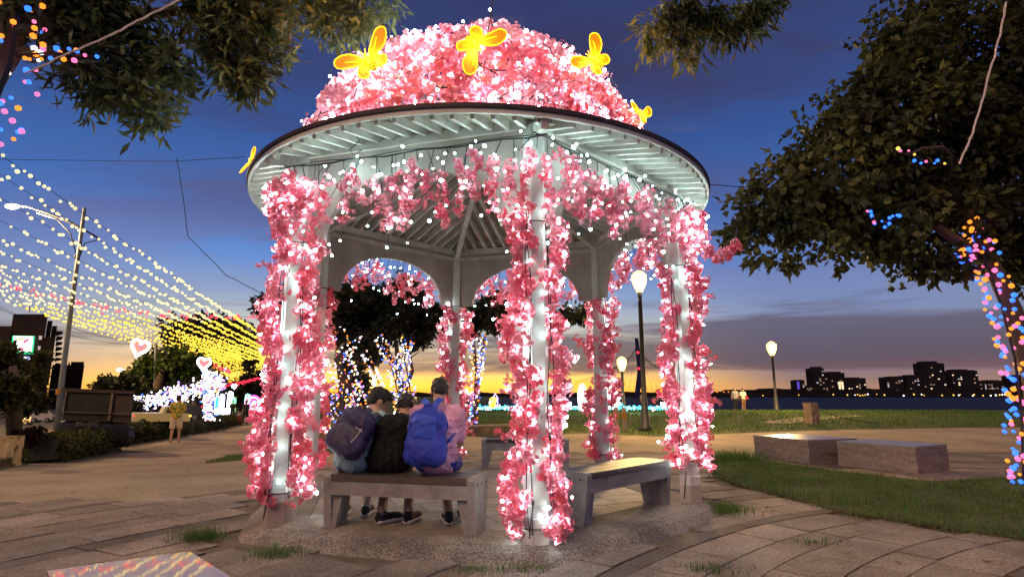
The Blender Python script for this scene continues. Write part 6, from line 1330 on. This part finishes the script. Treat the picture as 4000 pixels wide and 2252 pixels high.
# truck with a dark framed cargo box
Yk = 19.; t = thing('box_truck', 'parked truck with a dark green framed cargo box behind the hedge', 'truck', px(370, 1690, Yk)); MT['tarp'] = mat('green_tarp', (.035, .038, .018), (.022, .022, .012), rough=.85, scale=3, bump=.3); MT['frame_wood'] = mat('pale_frame', (.22, .18, .12), (.14, .11, .08), rough=.8, scale=4); MT['truck_brown'] = mat('brown_panel', (.075, .05, .035), (.05, .035, .028), rough=.8, scale=3)
K = lambda x, y, o=0.: px(x, y, Yk + o)
def pr(name, pts, m_, th, o=0.): mb = MB(); mb.prism([K(x, y, o) for x, y in pts][::-1], (0, 0, 0), (-.72 * th, th, 0)); return mb.build(name, m_, t)
pr('cargo_side', [(262, 1526), (436, 1532), (426, 1648), (244, 1640)], MT['tarp'], 1.7); pr('cargo_panel', [(436, 1538), (518, 1542), (512, 1650), (426, 1648)], MT['truck_brown'], 1.7, .02)
pr('roof_edge', [(240, 1514), (528, 1526), (526, 1538), (244, 1528)], MT['truck_brown'], 1.8, -.06); pr('corner_post', [(254, 1528), (263, 1528), (248, 1612), (240, 1610)], MT['frame_wood'], .08, -.05); pr('middle_post', [(434, 1536), (444, 1536), (430, 1642), (419, 1641)], MT['frame_wood'], .08, -.05); pr('rail', [(240, 1606), (510, 1614), (510, 1617), (240, 1609)], MT['frame_wood'], .05, -.09)
pr('chassis', [(232, 1648), (500, 1656), (498, 1700), (230, 1690)], mat('navy_panel', (.02, .02, .04), rough=.7), 1.5, -.02)
for x in (270, 460): mb = MB(); q = K(x, 1705, -.1); mb.tube([q, q + Vector((0, .3, 0))], .36, 12); mb.build('wheel', MT['black'], t)
fc = bpy.data.curves.new('plate_text', 'FONT'); fc.body = 'BSU-0052'; fc.size = .19; fc.extrude = .004; fo = bpy.data.objects.new('plate_text', fc); COL.objects.link(fo)
dg = bpy.context.evaluated_depsgraph_get(); me = bpy.data.meshes.new_from_object(fo.evaluated_get(dg)); bpy.data.objects.remove(fo); me.materials.clear(); me.materials.append(MT['frame_wood']); o = link('plate_text', me, t, K(294, 1662, -.08)); o.rotation_euler = (PI / 2, 0, 0)
# hedges
def hedge(lab, x0, x1, yb0, yb1, hgt, dep, m_, n, seed):
    a, b_ = gp(x0, yb0), gp(x1, yb1); t = thing('hedge', lab, 'hedge', (a + b_) / 2, 'clipped hedges along the path'); d = (b_ - a); L_ = d.length; d.normalize(); nrm = Vector((-d.y, d.x, 0))
    if nrm.y < 0: nrm = -nrm
    mb = MB(); mb.beam(a + nrm * dep / 2 + Vector((0, 0, hgt * .45)), b_ + nrm * dep / 2 + Vector((0, 0, hgt * .45)), dep * .55, hgt * .7); mb.build('dark_core', mat('hedge_core', (.02, .022, .01)), t)  # plain dark block filling the hedge inside the leaves
    L2 = [((a + d * (L_ * (i + .5) / 9) + nrm * dep * (.3 + .4 * (j % 2)) + Vector((0, 0, hgt * (.28 + .42 * (j // 2))))), (L_ / 15, dep * .42, hgt * .34)) for i in range(9) for j in range(4)]
    foliage('leaves', L2, int(n * 1.7), .075, .05, m_, t, per=6, shell=.3, seed=seed)
hm = leafmat('hedge_leaf', (.085, .10, .02), (.04, .05, .012)); hm2 = leafmat('hedge_leaf_dark', (.05, .06, .015), (.02, .028, .008))
hedge('olive lit clipped hedge in the left foreground beside the mossy post', 62, 352, 1812, 1758, .68, .9, hm, 12000, 31)
hedge('long dark clipped hedge in front of the truck and pickup', 372, 640, 1742, 1702, .72, 1.1, hm2, 11000, 32)
hedge('clipped hedge right of the man in the floral shirt', 660, 872, 1700, 1658, .72, 1.2, hm2, 8000, 33)
p = gp(354, 1752); t = thing('marker_post', 'short pale post between the two nearest hedges', 'post', p); rough_stone('shaft', MT['frame_wood'], (.2, .2, .36), t, p, 0, 3, .006)
for lab, a, b_ in (('power cable sagging behind the steel street lamp, upper one', px(-40, 1190, 40), px(560, 1345, 60)), ('power cable sagging behind the steel street lamp, lower one', px(-40, 1178, 40), px(420, 1300, 60)), ('slack power cable right of the steel street lamp', px(270, 1275, 40), px(640, 1300, 60))):
    mb = MB(); mb.tube([a.lerp(b_, v) + Vector((0, 0, -.8 * math.sin(PI * v))) for v in np.linspace(0, 1, 14)], .02, 3); tag(mb.build('power_cable', MT['black']), lab, 'cable')
